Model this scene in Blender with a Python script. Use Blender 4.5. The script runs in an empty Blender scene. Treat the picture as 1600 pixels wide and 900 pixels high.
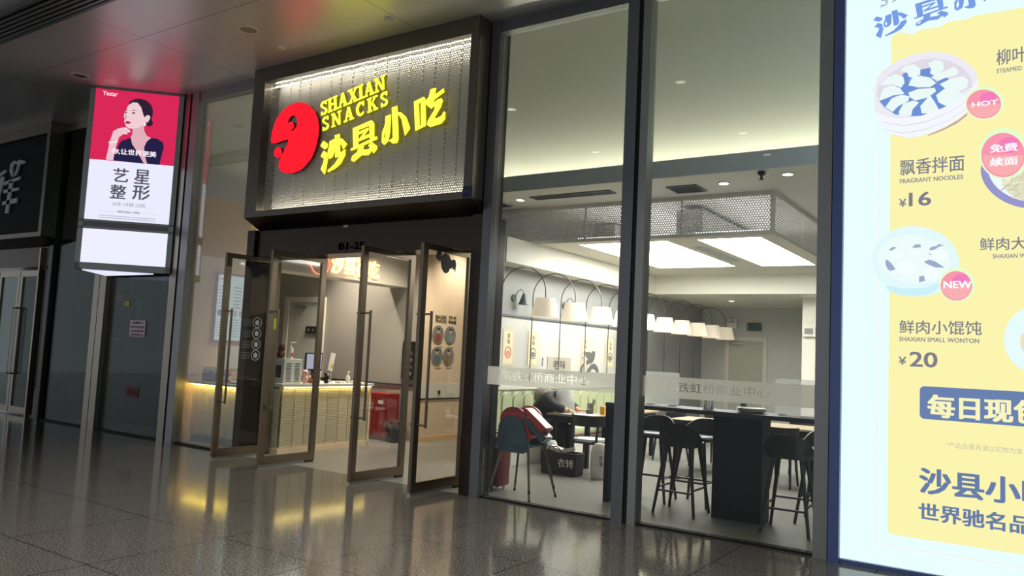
import bpy, bmesh, math, random
from mathutils import Vector, Matrix, geometry
random.seed(7)
SC = bpy.context.scene
COL = SC.collection
PI = math.pi

# ---------------------------------------------------------------- camera
F_PX = 1224.57
CAM = Vector((0.0, -7.152, 1.6))
YAW, PITCH, ROLL = 0.593266, 0.0828112, 0.047836
cyw, syw = math.cos(YAW), math.sin(YAW)
FWD = Vector((-syw*math.cos(PITCH), cyw*math.cos(PITCH), math.sin(PITCH)))
R0 = Vector((cyw, syw, 0.0)); U0 = R0.cross(FWD)
RIGHT = R0*math.cos(ROLL) + U0*math.sin(ROLL)
UP = U0*math.cos(ROLL) - R0*math.sin(ROLL)
cd = bpy.data.cameras.new('camera'); co = bpy.data.objects.new('camera', cd); COL.objects.link(co)
cd.sensor_width = 36.0; cd.lens = F_PX/1600.0*36.0; cd.clip_start = 0.05; cd.clip_end = 200
co.matrix_world = Matrix(((RIGHT.x, UP.x, -FWD.x, CAM.x), (RIGHT.y, UP.y, -FWD.y, CAM.y), (RIGHT.z, UP.z, -FWD.z, CAM.z), (0, 0, 0, 1)))
SC.camera = co

# ---------------------------------------------------------------- world, exposure, colour
SC.view_settings.view_transform = 'Standard'
SC.view_settings.look = 'None'
SC.view_settings.gamma = 1.0
SC.view_settings.use_curve_mapping = False
SC.view_settings.exposure = 0.0
wd = bpy.data.worlds.new('world'); SC.world = wd; wd.use_nodes = True
bg = wd.node_tree.nodes['Background']
bg.inputs[0].default_value = (0.75, 0.80, 0.85, 1); bg.inputs[1].default_value = 0.66
SC.cycles.max_bounces = 10; SC.cycles.transparent_max_bounces = 24; SC.cycles.glossy_bounces = 5
SC.cycles.use_denoising = True
SC.cycles.sample_clamp_indirect = 6.0
SC.cycles.caustics_reflective = False; SC.cycles.caustics_refractive = False
PANEL_E = 20.0     # ceiling light panels of the dining room
CORR_W = 270.0      # recessed lamps of the concourse
ENTRY_W = 230.0     # recessed lamps over the ordering area
COVE_E = 27.0      # LED strip on top of the dropped ceiling

def area_light(name, loc, sx, sy, energy, color=(1, 1, 1), rot=(0, 0, 0)):
    l = bpy.data.lights.new(name, 'AREA'); l.shape = 'RECTANGLE'; l.size = sx; l.size_y = sy; l.energy = energy; l.color = color
    o = bpy.data.objects.new(name, l); o.location = loc; o.rotation_euler = rot; COL.objects.link(o)
    return o

# ---------------------------------------------------------------- pixel -> point on a real plane of the place
def ray(px, py):
    return RIGHT*((px-800.0)/F_PX) + UP*(-(py-450.0)/F_PX) + FWD
def onY(px, py, Y=0.0):
    v = ray(px, py); return CAM + v*((Y-CAM.y)/v.y)
def onX(px, py, X):
    v = ray(px, py); return CAM + v*((X-CAM.x)/v.x)
def onZ(px, py, Z=0.0):
    v = ray(px, py); return CAM + v*((Z-CAM.z)/v.z)
class Plane:
    """origin, right, up, outward normal"""
    def __init__(s, o, u, v):
        s.o = Vector(o); s.u = Vector(u).normalized(); s.v = Vector(v).normalized(); s.n = s.u.cross(s.v)
    def at(s, px, py):
        r = ray(px, py); p = CAM + r*((s.o-CAM).dot(s.n)/r.dot(s.n)); d = p-s.o
        return (d.dot(s.u), d.dot(s.v))
    def p3(s, a, b, c=0.0):
        return s.o + s.u*a + s.v*b + s.n*c
def facade(Y, x0=0.0, z0=0.0):        # faces the corridor
    return Plane((x0, Y, z0), (1, 0, 0), (0, 0, 1))
def sidewall(X):                      # faces +X
    return Plane((X, 0, 0), (0, 1, 0), (0, 0, 1))

# ---------------------------------------------------------------- materials
def lin(c):
    return tuple(((x/255.0)/12.92 if x/255.0 <= 0.04045 else ((x/255.0+0.055)/1.055)**2.4) for x in c) + (1.0,)
def mat(name, rgb, rough=0.5, metal=0.0, spec=0.5, noise=0.06, nscale=6.0, stretch=None, trans=0.0, bump=0.0):
    m = bpy.data.materials.new(name); m.use_nodes = True
    nt = m.node_tree; b = nt.nodes['Principled BSDF']
    c = lin(rgb)
    b.inputs['Roughness'].default_value = rough; b.inputs['Metallic'].default_value = metal
    b.inputs['Specular IOR Level'].default_value = spec
    tc = nt.nodes.new('ShaderNodeTexCoord'); mp = nt.nodes.new('ShaderNodeMapping')
    mp.inputs['Scale'].default_value = stretch or (1, 1, 1)
    nz = nt.nodes.new('ShaderNodeTexNoise'); nz.inputs['Scale'].default_value = nscale; nz.inputs['Detail'].default_value = 4
    rp = nt.nodes.new('ShaderNodeMixRGB'); rp.inputs[1].default_value = tuple(x*(1-noise) for x in c[:3])+(1,)
    rp.inputs[2].default_value = tuple(min(1, x*(1+noise)) for x in c[:3])+(1,)
    L = nt.links.new
    L(tc.outputs['Object'], mp.inputs[0]); L(mp.outputs[0], nz.inputs['Vector']); L(nz.outputs['Fac'], rp.inputs[0]); L(rp.outputs[0], b.inputs['Base Color'])
    if bump:
        bp = nt.nodes.new('ShaderNodeBump'); bp.inputs['Strength'].default_value = bump; bp.inputs['Distance'].default_value = 0.02
        L(nz.outputs['Fac'], bp.inputs['Height']); L(bp.outputs[0], b.inputs['Normal'])
    if trans: b.inputs['Transmission Weight'].default_value = trans
    return m
def emit(name, rgb, strength=1.0):
    m = bpy.data.materials.new(name); m.use_nodes = True; nt = m.node_tree
    nt.nodes.remove(nt.nodes['Principled BSDF'])
    e = nt.nodes.new('ShaderNodeEmission'); e.inputs[0].default_value = lin(rgb); e.inputs[1].default_value = strength
    nt.links.new(e.outputs[0], nt.nodes['Material Output'].inputs[0]); return m
def glass_mat(name, tint=(0.93, 0.96, 0.94), refl=1.0, base=0.0):
    m = bpy.data.materials.new(name); m.use_nodes = True; nt = m.node_tree; nt.nodes.remove(nt.nodes['Principled BSDF'])
    t = nt.nodes.new('ShaderNodeBsdfTransparent'); t.inputs[0].default_value = tint+(1,)
    g = nt.nodes.new('ShaderNodeBsdfGlossy'); g.inputs['Roughness'].default_value = 0.0
    fr = nt.nodes.new('ShaderNodeFresnel'); fr.inputs['IOR'].default_value = 1.45
    mu = nt.nodes.new('ShaderNodeMath'); mu.operation = 'MULTIPLY_ADD'; mu.inputs[1].default_value = refl; mu.inputs[2].default_value = base; mu.use_clamp = True
    mx = nt.nodes.new('ShaderNodeMixShader'); L = nt.links.new
    L(fr.outputs[0], mu.inputs[0]); L(mu.outputs[0], mx.inputs[0]); L(t.outputs[0], mx.inputs[1]); L(g.outputs[0], mx.inputs[2])
    L(mx.outputs[0], nt.nodes['Material Output'].inputs[0]); return m
def film_mat(name, rgb, opacity, emis=None):
    m = bpy.data.materials.new(name); m.use_nodes = True; nt = m.node_tree; b = nt.nodes['Principled BSDF']
    nt.nodes.remove(b); L = nt.links.new
    d = nt.nodes.new('ShaderNodeBsdfDiffuse'); t = nt.nodes.new('ShaderNodeBsdfTranslucent'); tr = nt.nodes.new('ShaderNodeBsdfTransparent')
    d.inputs[0].default_value = lin(rgb); t.inputs[0].default_value = lin(rgb)
    m1 = nt.nodes.new('ShaderNodeMixShader'); m1.inputs[0].default_value = 0.6; L(d.outputs[0], m1.inputs[1]); L(t.outputs[0], m1.inputs[2])
    m2 = nt.nodes.new('ShaderNodeMixShader'); m2.inputs[0].default_value = opacity; L(tr.outputs[0], m2.inputs[1]); L(m1.outputs[0], m2.inputs[2])
    L(m2.outputs[0], nt.nodes['Material Output'].inputs[0]); return m
def perf_mat(name, rgb, ax, pitch, hole, rough=0.4, metal=0.3):
    """perforated sheet: staggered round holes cut right through; ax = the two axes of the sheet"""
    m = bpy.data.materials.new(name); m.use_nodes = True; nt = m.node_tree; b = nt.nodes['Principled BSDF']; L = nt.links.new
    b.inputs['Base Color'].default_value = lin(rgb); b.inputs['Roughness'].default_value = rough; b.inputs['Metallic'].default_value = metal
    tc = nt.nodes.new('ShaderNodeTexCoord'); sp = nt.nodes.new('ShaderNodeSeparateXYZ'); L(tc.outputs['Object'], sp.inputs[0])
    def M(op, a, c=None):
        n = nt.nodes.new('ShaderNodeMath'); n.operation = op
        for k, x in enumerate((a, c)):
            if x is None: continue
            if isinstance(x, (int, float)): n.inputs[k].default_value = x
            else: L(x, n.inputs[k])
        return n.outputs[0]
    u0 = M('MULTIPLY', sp.outputs[ax[0]], 1.0/pitch); v0 = M('MULTIPLY', sp.outputs[ax[1]], 1.0/(pitch*1.73))
    ds = []
    for off in (0.0, 0.5):
        u = M('SUBTRACT', M('FRACT', M('ADD', u0, off+1000.0)), 0.5)
        v = M('MULTIPLY', M('SUBTRACT', M('FRACT', M('ADD', v0, off+1000.0)), 0.5), 1.73)
        ds.append(M('ADD', M('MULTIPLY', u, u), M('MULTIPLY', v, v)))
    d = M('MINIMUM', ds[0], ds[1])
    solid = M('GREATER_THAN', d, hole*hole)
    L(solid, b.inputs['Alpha'])
    return m

# ---------------------------------------------------------------- mesh building
ORG = {}
def link(o, parent=None):
    COL.objects.link(o)
    if parent is not None: o.parent = parent
    return o
class MB:
    def __init__(s): s.b = bmesh.new()
    def box(s, x0, x1, y0, y1, z0, z1, bev=0.0):
        r = bmesh.ops.create_cube(s.b, size=1.0)
        vs = r['verts']
        bmesh.ops.scale(s.b, vec=(abs(x1-x0), abs(y1-y0), abs(z1-z0)), verts=vs)
        bmesh.ops.translate(s.b, vec=((x0+x1)/2, (y0+y1)/2, (z0+z1)/2), verts=vs)
        if bev:
            es = list({e for v in vs for e in v.link_edges})
            bmesh.ops.bevel(s.b, geom=es, offset=bev, segments=2, affect='EDGES', profile=0.6)
        return s
    def obox(s, c, size, M3):
        r = bmesh.ops.create_cube(s.b, size=1.0); vs = r['verts']
        bmesh.ops.scale(s.b, vec=size, verts=vs)
        bmesh.ops.transform(s.b, matrix=Matrix.Translation(c) @ M3.to_4x4(), verts=vs); return s
    def cone(s, p0, p1, r0, r1=None, seg=16, caps=True):
        p0 = Vector(p0); p1 = Vector(p1); d = p1-p0; r1 = r0 if r1 is None else r1
        q = d.to_track_quat('Z', 'Y').to_matrix().to_4x4()
        bmesh.ops.create_cone(s.b, cap_ends=caps, segments=seg, radius1=r0, radius2=r1, depth=d.length, matrix=Matrix.Translation((p0+p1)/2) @ q)
        return s
    def sphere(s, c, r, seg=16, rings=10, sc=(1, 1, 1), rot=None):
        M = Matrix.Translation(c)
        if rot is not None: M = M @ rot
        M = M @ Matrix.Diagonal((sc[0], sc[1], sc[2], 1))
        bmesh.ops.create_uvsphere(s.b, u_segments=seg, v_segments=rings, radius=r, matrix=M); return s
    def tube(s, pts, r, seg=8):
        pts = [Vector(p) for p in pts]; rings = []
        prev = None
        for i, p in enumerate(pts):
            if i == 0: t = pts[1]-p
            elif i == len(pts)-1: t = p-pts[i-1]
            else: t = (pts[i+1]-p).normalized()+(p-pts[i-1]).normalized()
            t.normalize()
            if prev is None:
                a = Vector((0, 0, 1)) if abs(t.z) < 0.9 else Vector((1, 0, 0))
                n = t.cross(a).normalized()
            else: n = (prev - t*prev.dot(t)).normalized()
            prev = n; bn = t.cross(n); rr = r[i] if isinstance(r, (list, tuple)) else r
            rings.append([s.b.verts.new(p + n*(rr*math.cos(2*PI*k/seg)) + bn*(rr*math.sin(2*PI*k/seg))) for k in range(seg)])
        for a, c in zip(rings[:-1], rings[1:]):
            for k in range(seg): s.b.faces.new((a[k], a[(k+1) % seg], c[(k+1) % seg], c[k]))
        s.b.faces.new(list(reversed(rings[0]))); s.b.faces.new(rings[-1]); return s
    def lathe(s, prof, c=(0, 0, 0), seg=24):
        c = Vector(c); rings = []
        for r, z in prof:
            rings.append([s.b.verts.new(c+Vector((max(r, 1e-4)*math.cos(2*PI*k/seg), max(r, 1e-4)*math.sin(2*PI*k/seg), z))) for k in range(seg)])
        for a, b2 in zip(rings[:-1], rings[1:]):
            for k in range(seg): s.b.faces.new((a[k], a[(k+1) % seg], b2[(k+1) % seg], b2[k]))
        s.b.faces.new(list(reversed(rings[0]))); s.b.faces.new(rings[-1]); return s
    def prism(s, loops, pl, c0, c1):
        """flat outline (with holes) on plane pl, between heights c0 and c1 along its normal"""
        if not isinstance(loops[0][0], (tuple, list, Vector)): loops = [loops]
        loops = [[(a[0], a[1]) for a in l] for l in loops]
        flat = [[Vector((a, b, 0)) for a, b in l] for l in loops]
        tri = geometry.tessellate_polygon(flat); allp = [q for l in loops for q in l]
        lo = [s.b.verts.new(pl.p3(a, b, c0)) for a, b in allp]; hi = [s.b.verts.new(pl.p3(a, b, c1)) for a, b in allp]
        for t in tri:
            for vs in ([hi[i] for i in t], [lo[i] for i in reversed(t)]):
                try: s.b.faces.new(vs)
                except ValueError: pass
        k = 0
        for l in loops:
            n = len(l)
            for i in range(n):
                a, b2 = k+i, k+(i+1) % n
                try: s.b.faces.new((lo[a], lo[b2], hi[b2], hi[a]))
                except ValueError: pass
            k += n
        return s
    def rect(s, pl, a0, b0, a1, b1, c0, c1): return s.prism([(a0, b0), (a1, b0), (a1, b1), (a0, b1)], pl, c0, c1)
    def ell(s, pl, ca, cb, ra, rb, c0, c1, n=28, rot=0.0):
        cr, sr = math.cos(rot), math.sin(rot)
        return s.prism([(ca+ra*math.cos(2*PI*k/n)*cr-rb*math.sin(2*PI*k/n)*sr, cb+ra*math.cos(2*PI*k/n)*sr+rb*math.sin(2*PI*k/n)*cr) for k in range(n)], pl, c0, c1)
    def mesh(s, m): s.b.from_mesh(m); return s
    def build(s, name, material, parent=None, smooth=False, org=None):
        """ONE mesh object; a child's mesh is stored relative to its thing's base"""
        me = bpy.data.meshes.new(name)
        bmesh.ops.recalc_face_normals(s.b, faces=s.b.faces[:])
        o0 = Vector(org) if org is not None else (ORG.get(parent.name, Vector((0, 0, 0))) if parent is not None else None)
        if o0 is None:
            xs = [v.co for v in s.b.verts]
            o0 = Vector(((min(v.x for v in xs)+max(v.x for v in xs))/2, (min(v.y for v in xs)+max(v.y for v in xs))/2, min(v.z for v in xs)))
        if o0.length > 0: bmesh.ops.translate(s.b, vec=-o0, verts=s.b.verts[:])
        s.b.to_mesh(me); s.b.free()
        if smooth:
            for p in me.polygons: p.use_smooth = True
        if isinstance(material, (list, tuple)):
            for mm in material: me.materials.append(mm)
        else: me.materials.append(material)
        ob = bpy.data.objects.new(name, me)
        if parent is None: ob.location = o0
        link(ob, parent); ORG[ob.name] = o0
        if smooth:
            md = ob.modifiers.new('edges', 'EDGE_SPLIT'); md.split_angle = math.radians(38)
        return ob
def tag(o, label=None, cat=None, group=None, kind=None):
    if label: o['label'] = label
    if cat: o['category'] = cat
    if group: o['group'] = group
    if kind: o['kind'] = kind
    return o
def thing(name, label, cat, loc=(0, 0, 0), group=None, kind=None):
    o = bpy.data.objects.new(name, None); o.empty_display_size = 0.1; o.location = loc; COL.objects.link(o)
    ORG[o.name] = Vector(loc); tag(o, label, cat, group, kind); return o
def struct(o, label, cat=None): return tag(o, label, cat, kind='structure')
def dup(root, loc, rz=0.0, label=None):
    r = root.copy(); COL.objects.link(r); r.location = loc; r.rotation_euler = (0, 0, rz)
    if label: r['label'] = label
    for ch in list(root.children):
        c = ch.copy(); COL.objects.link(c); c.parent = r
        for g in list(ch.children):
            d = g.copy(); COL.objects.link(d); d.parent = c
    return r

# ---------------------------------------------------------------- lettering
_TX = {}
def text_data(body, bold=0.0):
    k = (body, bold)
    if k not in _TX:
        cu = bpy.data.curves.new('lettering', 'FONT'); cu.body = body; cu.size = 1.0; cu.offset = bold; cu.resolution_u = 3; cu.extrude = 0.5
        o = bpy.data.objects.new('lettering', cu); COL.objects.link(o)
        dg = bpy.context.evaluated_depsgraph_get(); dg.update()
        me = bpy.data.meshes.new_from_object(o.evaluated_get(dg)); bpy.data.objects.remove(o); bpy.data.curves.remove(cu)
        xs = [v.co.x for v in me.vertices] or [0, 1]; ys = [v.co.y for v in me.vertices] or [0, 1]
        _TX[k] = (me, min(xs), max(xs), min(ys), max(ys))
    return _TX[k]
def text_into(mb, body, pl, rect, c0, c1, bold=0.0, shear=None):
    """letters filling rect (a0,b0,a1,b1) on plane pl; shear: rise of the line over its length"""
    me, x0, x1, y0, y1 = text_data(body, 0.0)
    w = bold*1.6; a0, b0, a1, b1 = rect; sx = (a1-a0)/(x1-x0+2*w); sy = (b1-b0)/(y1-y0+2*w)
    # a heavier weight is the same outline laid down several times, shifted by half a stroke
    shifts = ((0, 0),) if bold == 0 else ((-w, -w*0.6), (w, -w*0.6), (-w, w*0.6), (w, w*0.6), (0, 0))
    for ox, oy in shifts:
        n0 = len(mb.b.verts); mb.b.from_mesh(me); mb.b.verts.ensure_lookup_table()
        for v in mb.b.verts[n0:]:
            a = a0+(v.co.x-x0+w+ox)*sx; b = b0+(v.co.y-y0+w+oy)*sy; c = c0 if v.co.z < 0 else c1
            v.co = pl.p3(a, b, c)
    return mb
def prect(pl, xl, yb, xr, yt):
    """lower-left and upper-right pixel of a printed block -> rectangle on the plane"""
    a0, b0 = pl.at(xl, yb); a1, b1 = pl.at(xr, yt); return (a0, b0, a1, b1)
def zoomed(pl, ox, oy, sc, pts): return [pl.at(ox+x/sc, oy+y/sc) for x, y in pts]

def slab_letters():
    """slab-serif capitals as outlines in a unit-high box"""
    def r(a, b, c, d): return [(a, b), (c, b), (c, d), (a, d)]
    def arc(cx, cy, rx, ry, a0, a1, w0, w1, n=14):
        o, i = [], []
        for k in range(n+1):
            t = k/n; a = math.radians(a0+(a1-a0)*t); w = w0+(w1-w0)*math.sin(t*PI)
            o.append((cx+(rx+w/2)*math.cos(a), cy+(ry+w/2)*math.sin(a))); i.append((cx+(rx-w/2)*math.cos(a), cy+(ry-w/2)*math.sin(a)))
        return o+i[::-1]
    G = {}
    G['I'] = (0.48, [r(.13, 0, .35, 1), r(0, 0, .48, .1), r(0, .9, .48, 1)])
    G['H'] = (0.98, [r(.1, 0, .31, 1), r(.67, 0, .88, 1), r(0, 0, .42, .1), r(0, .9, .42, 1), r(.56, 0, .98, .1), r(.56, .9, .98, 1), r(.2, .45, .8, .56)])
    G['A'] = (0.98, [[(.42, 1), (.6, 1), (.9, 0), (.66, 0)], [(.42, 1), (.52, .9), (.22, 0), (.12, 0)], r(0, 0, .34, .1), r(.56, 0, .98, .1), r(.25, .3, .75, .4)])
    G['X'] = (0.98, [[(.08, 1), (.32, 1), (.92, 0), (.66, 0)], [(.76, 1), (.86, 1), (.24, 0), (.12, 0)], r(0, 0, .36, .1), r(.54, 0, .98, .1), r(0, .9, .44, 1), r(.62, .9, .98, 1)])
    G['N'] = (1.0, [r(.12, 0, .24, 1), r(.76, 0, .88, 1), [(.06, 1), (.3, 1), (.88, 0), (.7, 0)], r(0, 0, .36, .1), r(0, .9, .3, 1), r(.64, .9, 1, 1)])
    G['S'] = (0.72, [arc(.36, .74, .24, .19, 20, 270, .1, .16), arc(.36, .26, .24, .19, 90, -160, .1, .16), r(.54, .72, .64, 1), r(.06, 0, .16, .28)])
    G['C'] = (0.85, [arc(.46, .5, .34, .43, 40, 320, .1, .22), r(.66, .66, .78, 1)])
    G['K'] = (0.98, [r(.1, 0, .31, 1), r(0, 0, .42, .1), r(0, .9, .42, 1), [(.74, 1), (.88, 1), (.4, .48), (.28, .42)], [(.4, .56), (.52, .62), (.94, 0), (.68, 0)], r(.58, .9, .98, 1), r(.58, 0, .98, .1)])
    return G
SLAB = slab_letters()
def slab_line(mb, body, pl, p0, p1, pu, c0, c1, gap):
    """p0,p1 ends of the baseline, pu a point one cap height above p0 (plane coordinates)"""
    tot = sum(SLAB[ch][0] for ch in body)+gap*(len(body)-1); x = 0.0
    for ch in body:
        w, polys = SLAB[ch]
        for q in polys:
            mb.prism([(p0[0]+(p1[0]-p0[0])*(x+a)/tot+(pu[0]-p0[0])*b, p0[1]+(p1[1]-p0[1])*(x+a)/tot+(pu[1]-p0[1])*b) for a, b in q], pl, c0, c1)
        x += w+gap
    return mb
# brush characters of the shop name, drawn stroke by stroke on the plane of the fascia sign
Z2 = (490, 190, 10.0); Z3 = (590, 120, 7.5)
BRUSH = [
 (Z2, [[(105, 380), (150, 300), (215, 345), (210, 400), (165, 430)]]), (Z2, [[(110, 540), (155, 455), (205, 490), (205, 560), (160, 580)]]),
 (Z2, [[(165, 570), (215, 575), (190, 720), (165, 820), (110, 745), (150, 640)]]),
 (Z2, [[(248, 310), (325, 268), (312, 480), (285, 555), (240, 578), (217, 545), (222, 450), (245, 385)], [(246, 430), (238, 520), (250, 545), (262, 480)]]),
 (Z2, [[(330, 215), (400, 190), (405, 470), (385, 545), (335, 560)]]), (Z2, [[(398, 260), (440, 265), (515, 345), (460, 430), (445, 385), (398, 310)]]),
 (Z2, [[(490, 435), (485, 520), (420, 650), (330, 730), (225, 785), (215, 765), (330, 660), (400, 545), (420, 480)]]),
 (Z2, [[(610, 105), (690, 75), (690, 400), (620, 415)]]), (Z2, [[(610, 105), (860, -5), (900, -20), (925, 0), (925, 35), (690, 130)]]),
 (Z2, [[(865, 0), (940, 20), (940, 245), (880, 280)]]), (Z2, [[(690, 165), (850, 95), (850, 130), (690, 205)]]),
 (Z2, [[(710, 270), (825, 120), (848, 125), (735, 278)]]), (Z2, [[(695, 270), (880, 185), (880, 230), (700, 305)]]),
 (Z2, [[(575, 425), (980, 230), (990, 268), (620, 440), (580, 450)]]),
 (Z2, [[(700, 390), (780, 350), (765, 440), (850, 432), (900, 400), (915, 440), (850, 520), (740, 525), (620, 627), (585, 605), (600, 540), (680, 475)], [(640, 520), (605, 570), (615, 588), (660, 530)]]),
 (Z2, [[(850, 375), (905, 320), (985, 380), (980, 430), (930, 490), (910, 435)]]),
 (Z3, [[(90, 465), (150, 440), (140, 640), (120, 750), (75, 795), (48, 770), (52, 650), (88, 555)], [(90, 600), (68, 690), (72, 760), (92, 700)]]),
 (Z3, [[(165, 360), (225, 340), (240, 720), (225, 770), (175, 780), (130, 745), (150, 735), (178, 715)]]),
 (Z3, [[(228, 415), (270, 415), (330, 470), (375, 600), (318, 685), (305, 620), (280, 500)]]),
 (Z3, [[(425, 290), (540, 235), (555, 260), (560, 570), (440, 630)], [(478, 310), (503, 288), (508, 560), (485, 585)]]),
 (Z3, [[(620, 145), (680, 130), (662, 215), (770, 138), (775, 175), (662, 262), (640, 330), (600, 355), (568, 320), (570, 270), (600, 235)]]),
 (Z3, [[(610, 350), (700, 268), (745, 250), (757, 280), (735, 350), (660, 480), (680, 490), (750, 455), (770, 410), (788, 410), (785, 490), (740, 545), (610, 585), (580, 560), (585, 520), (665, 385), (672, 330), (620, 372)]]),
]
SIGN_PL = facade(-0.24)
BRUSH_W = [[zoomed(SIGN_PL, z[0], z[1], z[2], l) for l in loops] for z, loops in BRUSH]   # metres on the sign
def brush_into(mb, pl, f, c0, c1, only=None):
    for i, loops in enumerate(BRUSH_W):
        if only is None or i in only: mb.prism([[f(a, b) for a, b in l] for l in loops], pl, c0, c1)
    return mb
# ================================================================ materials
def floor_tiles(name, rgb, rough, pitch, ox, oy, speckle, dark):
    m = bpy.data.materials.new(name); m.use_nodes = True; nt = m.node_tree; b = nt.nodes['Principled BSDF']; L = nt.links.new
    ge = nt.nodes.new('ShaderNodeNewGeometry')
    nz = nt.nodes.new('ShaderNodeTexNoise'); nz.inputs['Scale'].default_value = 66; nz.inputs['Detail'].default_value = 3; nz.inputs['Roughness'].default_value = 0.8
    n2 = nt.nodes.new('ShaderNodeTexNoise'); n2.inputs['Scale'].default_value = 1.3; n2.inputs['Detail'].default_value = 5
    L(ge.outputs['Position'], nz.inputs['Vector']); L(ge.outputs['Position'], n2.inputs['Vector'])
    cr = nt.nodes.new('ShaderNodeValToRGB'); c = lin(rgb)
    cr.color_ramp.elements[0].position = 0.36; cr.color_ramp.elements[0].color = tuple(x*(1-speckle) for x in c[:3])+(1,)
    cr.color_ramp.elements[1].position = 0.64; cr.color_ramp.elements[1].color = tuple(min(1, x*(1+speckle)) for x in c[:3])+(1,)
    L(nz.outputs['Fac'], cr.inputs[0])
    sp = nt.nodes.new('ShaderNodeSeparateXYZ'); L(ge.outputs['Position'], sp.inputs[0])
    def M(op, a, v=None):
        n = nt.nodes.new('ShaderNodeMath'); n.operation = op
        for k, x in enumerate((a, v)):
            if x is None: continue
            if isinstance(x, (int, float)): n.inputs[k].default_value = x
            else: L(x, n.inputs[k])
        return n.outputs[0]
    js = []
    for ax, off in ((0, ox), (1, oy)):
        f = M('FRACT', M('ADD', M('DIVIDE', M('SUBTRACT', sp.outputs[ax], off), pitch), 500.0))
        js.append(M('LESS_THAN', M('MINIMUM', f, M('SUBTRACT', 1.0, f)), 0.007/pitch))
    j = M('MAXIMUM', js[0], js[1])
    mx = nt.nodes.new('ShaderNodeMixRGB'); L(M('MULTIPLY', j, dark), mx.inputs[0]); L(cr.outputs[0], mx.inputs[1]); mx.inputs[2].default_value = (0.01, 0.01, 0.01, 1)
    L(mx.outputs[0], b.inputs['Base Color'])
    rr = nt.nodes.new('ShaderNodeMapRange'); rr.inputs[3].default_value = rough*0.7; rr.inputs[4].default_value = rough*1.4
    L(n2.outputs['Fac'], rr.inputs[0]); L(rr.outputs[0], b.inputs['Roughness'])
    return m
def ceiling_panels(name, rgb):
    m = bpy.data.materials.new(name); m.use_nodes = True; nt = m.node_tree; b = nt.nodes['Principled BSDF']; L = nt.links.new
    b.inputs['Roughness'].default_value = 0.33; b.inputs['Metallic'].default_value = 0.35
    ge = nt.nodes.new('ShaderNodeNewGeometry'); sp = nt.nodes.new('ShaderNodeSeparateXYZ'); L(ge.outputs['Position'], sp.inputs[0])
    def M(op, a, v=None):
        n = nt.nodes.new('ShaderNodeMath'); n.operation = op
        for k, x in enumerate((a, v)):
            if x is None: continue
            if isinstance(x, (int, float)): n.inputs[k].default_value = x
            else: L(x, n.inputs[k])
        return n.outputs[0]
    js = []
    for ax, off, pitch in ((0, -6.17, 3.4), (1, -1.76, 1.7)):
        f = M('FRACT', M('ADD', M('DIVIDE', M('SUBTRACT', sp.outputs[ax], off), pitch), 500.0))
        js.append(M('LESS_THAN', M('MINIMUM', f, M('SUBTRACT', 1.0, f)), 0.004/pitch))
    mx = nt.nodes.new('ShaderNodeMixRGB'); L(M('MAXIMUM', js[0], js[1]), mx.inputs[0]); mx.inputs[1].default_value = lin(rgb); mx.inputs[2].default_value = (0.02, 0.02, 0.02, 1)
    L(mx.outputs[0], b.inputs['Base Color']); return m
def wood_mat(name, rgb):
    return mat(name, rgb, rough=0.45, noise=0.10, nscale=3.0, stretch=(6, 6, 0.6))
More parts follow.
